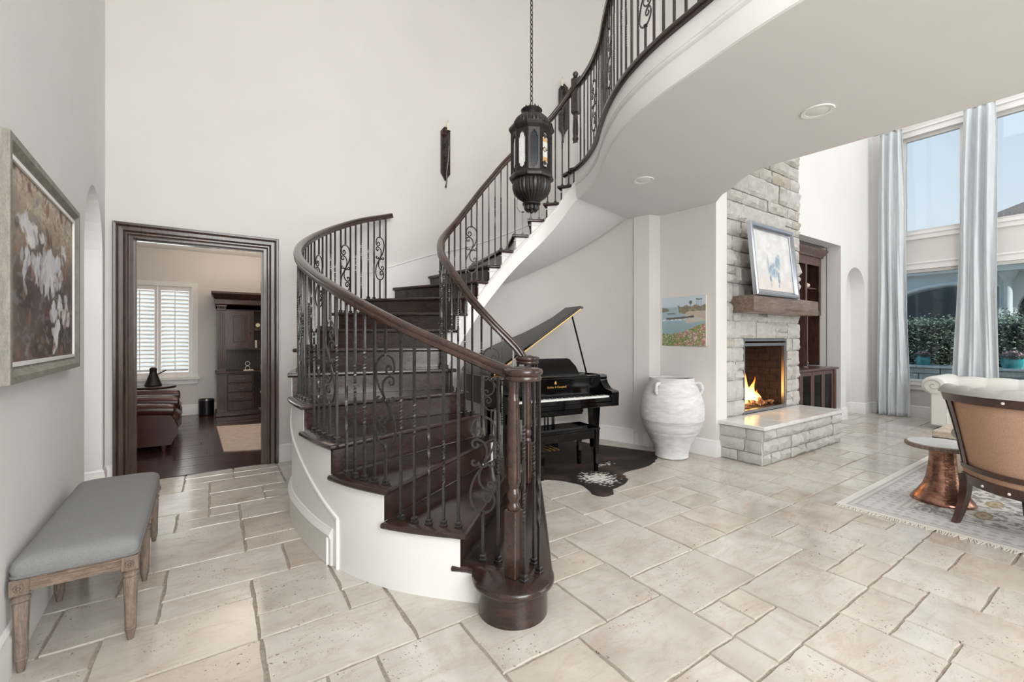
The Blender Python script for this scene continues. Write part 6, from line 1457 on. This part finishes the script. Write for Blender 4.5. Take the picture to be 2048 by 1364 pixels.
rt_ = thing('round_table', 'dark round pedestal table in front of the shuttered window', 'table', (-0.80, 9.25, 0.002))
MB().lathe([(0.29, 0.585), (0.30, 0.595), (0.305, 0.61), (0.30, 0.622), (0.001, 0.625)], 40).build('table_top', 'hutch_wood', rt_, True)
MB().lathe([(0.17, 0.0), (0.18, 0.02), (0.06, 0.05), (0.035, 0.1), (0.05, 0.3), (0.03, 0.45), (0.05, 0.57), (0.10, 0.586)], 24).build('pedestal', 'hutch_wood', rt_, True)
dc = thing('dark_bell_jug', 'black bell shaped jug with a slanting spout on the round table', 'jug', (-0.80, 9.25, 0.628))
MB().lathe([(0.11, 0), (0.115, 0.01), (0.085, 0.10), (0.055, 0.19), (0.045, 0.24), (0.05, 0.25), (0.05, 0.28), (0.03, 0.30), (0.001, 0.302)], 24).build('body', 'plastic_black', dc, True)
MB().tube([(0.05, 0, 0.18), (0.17, 0, 0.25)], 0.009, 8).build('spout', 'plastic_black', dc, True)
wb = P(413, 829); wbn = thing('waste_bin', 'small black round waste bin against the wall beside the hutch', 'bin', (wb.x, min(wb.y, 9.83), 0.002))
MB().lathe([(0.10, 0), (0.118, 0.01), (0.12, 0.27), (0.118, 0.27), (0.10, 0.02)], 28).build('body', 'plastic_black', wbn, True)
MB().lathe([(0.122, 0.265), (0.125, 0.28), (0.122, 0.29), (0.116, 0.29), (0.116, 0.27)], 28, cap=False).build('rim', 'steel', wbn, True)
# hutch
ht = thing('desk_hutch', 'tall carved dark wood desk hutch with cupboards and drawers in the study', 'hutch', (1.05, 9.7, 0.002))
hx0, hx1 = -0.98, 1.0; HF = -0.30
def hb(mb, n_, sm=False, par=None, mt_='hutch_wood'): return mb.build(n_, mt_, par or ht, sm)
hb(MB().box(hx0, hx1, 0.24, 0.27, 0.05, 2.1).box(hx0, hx0+0.03, HF+0.12, 0.24, 0.8, 2.1).box(hx1-0.03, hx1, HF+0.12, 0.24, 0.8, 2.1), 'carcass')
hb(MB().box(hx0-0.0, hx0+0.56, HF+0.02, 0.24, 0.08, 0.77).box(hx1-0.56, hx1, HF+0.02, 0.24, 0.08, 0.77), 'pedestal')
hb(MB().box(hx0-0.03, hx1+0.03, HF-0.02, 0.27, 0.77, 0.805, bev=0.008), 'desk_top', True)
hb(MB().box(hx0-0.03, hx0+0.66, HF-0.02, 0.27, 0.0, 0.08, bev=0.01).box(hx1-0.66, hx1+0.03, HF-0.02, 0.27, 0.0, 0.08, bev=0.01), 'plinth', True)
for s, x0 in ((0, hx0), (1, hx1-0.13)):
    pl = hb(MB().box(x0, x0+0.13, HF, HF+0.05, 0.08, 0.66).box(x0, x0+0.13, HF+0.02, HF+0.14, 0.805, 1.98), 'pilaster')
    for q in range(4): hb(MB().tube([(x0+0.025+q*0.027, HF+0.02, 0.86), (x0+0.025+q*0.027, HF+0.02, 1.88)], 0.007, 6), 'flute', True, pl)
    hb(MB().box(x0-0.01, x0+0.14, HF-0.01, HF+0.15, 1.90, 1.94, bev=0.01).box(x0-0.018, x0+0.148, HF-0.02, HF+0.15, 1.96, 2.00, bev=0.01), 'capital', True, pl)
    for q in range(3): hb(MB().ball((x0+0.03+q*0.035, HF-0.004, 1.95), 0.018, 8), 'carved_leaf', True, pl)
for q in range(4):
    z = 0.10+q*0.165; d_ = hb(MB().box(hx0+0.15, hx0+0.54, HF-0.0, HF+0.03, z, z+0.15, bev=0.008), 'drawer', True); hb(MB().tube([(hx0+0.27, HF-0.004, z+0.08), (hx0+0.31, HF-0.02, z+0.062), (hx0+0.38, HF-0.02, z+0.062), (hx0+0.42, HF-0.004, z+0.08)], 0.006, 6), 'handle', True, d_, 'iron')
for x0, x1 in ((hx0+0.13, hx0+0.54), (hx1-0.54, hx1-0.13)):
    d_ = hb(MB().box(x0, x1, HF+0.10, HF+0.12, 1.22, 1.90).box(x0, x0+0.08, HF+0.08, HF+0.10, 1.22, 1.90).box(x1-0.08, x1, HF+0.08, HF+0.10, 1.22, 1.90).box(x0+0.08, x1-0.08, HF+0.08, HF+0.10, 1.22, 1.30).box(x0+0.08, x1-0.08, HF+0.08, HF+0.10, 1.82, 1.90), 'cupboard_door')
    hb(MB().box(x0+0.115, x1-0.115, HF+0.085, HF+0.10, 1.335, 1.785, bev=0.01), 'raised_panel', True, d_); hb(MB().ball((x1-0.03, HF+0.07, 1.50), 0.012, 8), 'knob', True, d_, 'iron')
hb(MB().box(hx0, hx1, HF+0.12, 0.24, 1.19, 1.22).box(hx0, hx1, HF+0.12, 0.24, 1.90, 1.93), 'shelf'); hb(MB().box(hx0+0.57, hx1-0.57, HF+0.14, 0.24, 1.55, 1.57), 'shelf'); hb(MB().box(hx0+0.54, hx0+0.57, HF+0.12, 0.24, 1.22, 1.90).box(hx1-0.57, hx1-0.54, HF+0.12, 0.24, 1.22, 1.90), 'divider')
cp_ = [(0, 1.93), (-0.0, 2.0), (-0.03, 2.02), (-0.03, 2.10), (-0.06, 2.12), (-0.12, 2.18), (-0.14, 2.20), (-0.14, 2.235), (0, 2.235)]
hb(MB().loft([[(hx0-0.02+a*0.5, 0.27, z) for a, z in cp_], [(hx0-0.02+a*0.5, HF+0.06+a*0.9, z) for a, z in cp_], [(hx1+0.02-a*0.5, HF+0.06+a*0.9, z) for a, z in cp_], [(hx1+0.02-a*0.5, 0.27, z) for a, z in cp_]]), 'crown', True)
BL = ['cream book standing leftmost in the row on the low hutch shelf', 'dark brown wooden book, second from the left on the hutch shelf', 'red brown leather book, third from the left on the hutch shelf', 'white book, fourth from the left on the hutch shelf', 'cream book, fifth from the left on the hutch shelf', 'dark brown book, sixth from the left on the hutch shelf', 'red brown leather book, seventh from the left on the hutch shelf', 'white book, second from the right on the hutch shelf', 'cream book standing rightmost in the row on the low hutch shelf']
rr_ = random.Random(9); Hw = Vector((1.05, 9.7, 0.002))
for q in range(9):
    x = hx0+0.59+q*0.045; h_ = rr_.uniform(0.12, 0.17); o = MB().box(0, 0.036, 0, 0.10, 0, h_, bev=0.003).build('book', ['paper', 'hutch_wood', 'leather', 'house_stucco'][q % 4], None, False); o.location = Hw+Vector((x, HF+0.16, 1.221)); tag(o, BL[q], 'book', 'books in the study hutch')
o = MB().tube([(0.037*math.cos(a), 0, 0.043+0.037*math.sin(a)) for a in [2*PI*i/24 for i in range(24)]], 0.005, 6, closed=True, up=(0, 1, 0)).tube([(0.037*math.cos(a), 0, 0.127+0.037*math.sin(a)) for a in [2*PI*i/24 for i in range(24)]], 0.005, 6, closed=True, up=(0, 1, 0)).box(-0.03, 0.03, -0.02, 0.02, 0, 0.008).build('ring_ornament', 'key_white', None, True); o.location = Hw+Vector((hx0+0.47, HF+0.12, 0.806)); tag(o, 'white ornament of two stacked rings on the hutch desk top', 'ornament')
o = MB().box(0, 0.16, 0, 0.11, 0, 0.012).box(0.01, 0.15, 0.004, 0.10, 0.012, 0.02).build('papers', 'paper', None, False); o.location = Hw+Vector((hx0+0.40, HF+0.0, 0.806)); tag(o, 'small pile of pale papers lying on the hutch desk top', 'papers')
ck = thing('round_clock', 'small clock with a pale round dial on the middle hutch shelf', 'clock', tuple(Hw+Vector((hx0+0.64, HF+0.19, 1.571)))); MB().box(-0.05, 0.05, -0.02, 0.03, 0, 0.03).lathe([(0.05, 0), (0.055, 0.015), (0.05, 0.03)], 20, m=Matrix.Translation((0, 0.02, 0.08)) @ Matrix.Rotation(PI/2, 4, 'X')).build('case', 'hutch_wood', ck, True); MB().lathe([(0.036, 0), (0.036, 0.003), (0.001, 0.004)], 20, m=Matrix.Translation((0, -0.0105, 0.08)) @ Matrix.Rotation(PI/2, 4, 'X')).build('dial', 'candle', ck, True)
# office chair
oc_ = thing('office_chair', 'cream upholstered swivel chair at the hutch, mostly hidden by the door jamb', 'chair', (0.98, 8.55, 0.002), 0.3)
MB().box(-0.24, 0.24, -0.03, 0.03, 0.0, 0.46, Matrix.Translation((-0.02, -0.22, 0.52)) @ Matrix.Rotation(math.radians(8), 4, 'X'), 0.03).build('backrest', 'sofa_linen', oc_, True, angle=70)
MB().box(-0.25, 0.25, -0.22, 0.24, 0.44, 0.52, bev=0.03).build('seat', 'sofa_linen', oc_, True, angle=70)
MB().lathe([(0.03, 0.10), (0.03, 0.44)], 12).build('post', 'iron', oc_, True)
for q in range(5):
    a = 2*PI*q/5; l_ = MB().tube([(0, 0, 0.13), (0.27*math.cos(a), 0.27*math.sin(a), 0.07)], 0.018, 8).build('leg', 'hutch_wood', oc_, True); MB().ball((0.27*math.cos(a), 0.27*math.sin(a), 0.028), 0.027, 10).build('caster', 'plastic_black', l_, True)
# pale study rug
q0_, q1_, q2_, q3_ = P(433, 854), P(447, 904), P(560, 898), P(560, 846)
o = MB().prism([(q.x, q.y) for q in (q0_, q1_, q2_, q3_)], 0.0025, 0.012).build('pale_rug', 'rug_cream', None, False); tag(o, 'small pale pink rug lying on the dark study floorboards', 'rug')

# ================================================================== OUTSIDE
struct(MB().box(10.62, 40, -20, 30, -0.25, -0.12), 'ground_terrace', 'garden_stone', False)
gw = thing('garden_wall', 'low grey stone garden wall with a pale capstone outside the tall windows', 'wall', (12.95, 1.5, 0)); GO = (12.95, 1.5, 0)
MB().box(12.95, 13.35, -4, 7, -0.12, 0.76).build('backing', 'garden_stone', gw, False, GO)
for q in range(11): MB().box(12.82, 13.40, -4+q*1.0+0.004, -3+q*1.0-0.004, 0.76, 0.81, bev=0.008).build('capstone', 'hearth_slab', gw, False, GO)
Rg = random.Random(5); z = -0.12
while z < 0.70:
    h = Rg.uniform(0.09, 0.16); h = min(h, 0.755-z); y = -1.0
    while y < 5.0: 
        w_ = Rg.uniform(0.25, 0.75); d_ = Rg.uniform(0, 0.03); m1 = MB().box(12.90-d_, 12.96, y+0.006, y+w_-0.006, z+0.005, z+h-0.005, bev=0.012).build('stone', 'garden_stone', gw, False, GO); y += w_
    z += h
hd = thing('clipped_hedge', 'dark green clipped hedge behind the garden wall outside the windows', 'hedge', (14.2, 1.5, 0)); 
MB().box(-0.50, 0.5, -6, 7, -0.12, 1.72, bev=0.1).build('branches', 'hedge_core', hd, False)
mb = MB(); Rl = random.Random(6); vs = []; fs = []
for q in range(26000):
    y = Rl.uniform(-6, 7); s_ = 0.035
    if Rl.random() < 0.68: x = -0.52-abs(Rl.gauss(0, 0.07)); z = Rl.uniform(0.5, 1.85)
    else: x = Rl.uniform(-0.55, 0.5); z = 1.72+abs(Rl.gauss(0, 0.09))*(1.6 if math.sin(y*3.1) > 0.4 else 1)
    a = Vector((Rl.gauss(0, 1), Rl.gauss(0, 1), Rl.gauss(0, 1))).normalized(); b = a.orthogonal().normalized(); c = Vector((x, y, z)); n0 = len(vs)
    vs += [tuple(c+a*s_), tuple(c+b*s_*0.45), tuple(c-a*s_), tuple(c-b*s_*0.45)]; fs.append((n0, n0+1, n0+2, n0+3))
mb.add(vs, fs); mb.build('foliage', 'leaf', hd, False)['kind'] = 'stuff'
for n_, (u_, dirs, lab) in enumerate(((1841, 2.95, 'teal pot of pink flowers on the garden wall seen through the left window'), (2019, 1.62, 'teal pot of pink flowers on the garden wall seen right of the second curtain'))):
    pt = thing('flower_pot', lab, 'flower pot', (13.08, dirs, 0.811), 0.4, 'teal pots on the garden wall'); q_ = 0.10 if n_ == 0 else 0.125
    MB().loft([[(sx_*h_, sy_*h_, z) for sx_, sy_ in ((-1, -0.7), (-0.7, -1), (0.7, -1), (1, -0.7), (1, 0.7), (0.7, 1), (-0.7, 1), (-1, 0.7))] for h_, z in ((q_*0.9, 0), (q_*1.1, 0.06), (q_*1.15, 0.12), (q_, 0.20), (q_*0.9, 0.20), (q_*0.85, 0.17))]).build('pot', 'teal_glaze', pt, True)
    vs = []; fs = []; vg = []; fg = []
    for k in range(700):
        th = Rl.uniform(0, 2*PI); ph = math.acos(Rl.uniform(0.0, 1)); r_ = q_*1.45*Rl.uniform(0.75, 1.0); c = Vector((r_*math.sin(ph)*math.cos(th), r_*math.sin(ph)*math.sin(th), 0.19+r_*math.cos(ph)*0.85)); a = Vector((Rl.gauss(0, 1), Rl.gauss(0, 1), Rl.gauss(0, 1))).normalized(); b = a.orthogonal().normalized()
        V_, F_ = (vs, fs) if (Rl.random() < 0.5 and c.z > 0.24) else (vg, fg); n0 = len(V_); s_ = 0.017; V_ += [tuple(c+a*s_), tuple(c+b*s_), tuple(c-a*s_), tuple(c-b*s_)]; F_.append((n0, n0+1, n0+2, n0+3))
    MB().add(vs, fs).build('blossoms', 'flower_pink', pt, False)['kind'] = 'stuff'; MB().add(vg, fg).build('leaves', 'leaf', pt, False)['kind'] = 'stuff'
hs = thing('neighbouring_house', 'pale stucco house with a wide arched porch beyond the hedge', 'house', (17.5, 4, 0)); HO = (17.5, 4, 0)
def elarch(c, hw_, zs, rise, n=20): return [(c-hw_, 0.0)]+[(c-hw_*math.cos(PI*k/n), zs+rise*math.sin(PI*k/n)) for k in range(n+1)]+[(c+hw_, 0.0)]
ea = elarch(3.15, 1.55, 2.15, 0.72); ow_ = plate([(1.2, -0.12), (14, -0.12), (14, 3.75), (1.2, 3.75)], [ea[::1]], 0.35, frame3((17, 0, 0), (0, 1, 0), (0, 0, 1), (1, 0, 0)), 'wall', 'house_stucco', hs); ow_.location = -Vector(HO)
MB().box(16.86, 17.02, 1.2, 14, 3.22, 3.30).box(16.80, 17.02, 1.2, 14, 3.30, 3.38).box(16.66, 17.05, 1.2, 14, 3.66, 3.78).build('cornice', 'trim_white', hs, False, HO)
MB().box(19.0, 19.1, 1.2, 14, -0.12, 3.7).build('porch_back_wall', 'grey_metal', hs, False, HO)
MB().tube([(16.985, 3.15-1.60*math.cos(PI*k/24), 2.15+0.77*math.sin(PI*k/24)) for k in range(25)], 0.045, 8, up=(1, 0, 0)).build('arch_moulding', 'trim_white', hs, True, HO)
wg = thing('house_wing', 'nearer stucco house wing with a slim column, arched door and shingled roof', 'house', (15.6, 0, 0)); WO = (15.6, 0, 0)
ea = elarch(1.30, 0.56, 2.05, 0.62); w_o = plate([(-6, -0.12), (2.16, -0.12), (2.16, 3.4), (-6, 3.4)], [ea], 0.3, frame3((15.6, 0, 0), (0, 1, 0), (0, 0, 1), (1, 0, 0)), 'wall', 'house_stucco', wg); w_o.location = -Vector(WO)
MB().box(15.62, 21, 1.9, 2.14, -0.12, 3.4).build('side_wall', 'house_stucco', wg, False, WO)
MB().box(15.85, 15.9, 0.7, 1.9, -0.12, 2.9).build('door', 'tv_screen', wg, False, WO)
MB().lathe([(0.11, -0.12), (0.11, 0.05), (0.075, 0.1), (0.07, 2.75), (0.10, 2.80), (0.16, 2.92), (0.17, 2.98)], 20, (15.42, 1.98, 0)).build('column', 'house_stucco', wg, True, WO)
MB().box(15.2, 15.6, -6, 2.3, 2.98, 3.12).box(15.1, 15.6, -6, 2.4, 3.12, 3.2).build('cornice', 'trim_white', wg, False, WO)
MB().loft([[(x0, y1, z), (x0, y0, z), (x1, y0, z), (x1, y1, z)] for x0, x1, y0, y1, z in ((15.1, 22, -6, 2.7, 3.4), (16.6, 20.5, -5.5, 2.45, 4.58), (17.6, 19.4, -4, 1.8, 5.05))]).build('roof', 'roof_shingle', wg, False, WO)
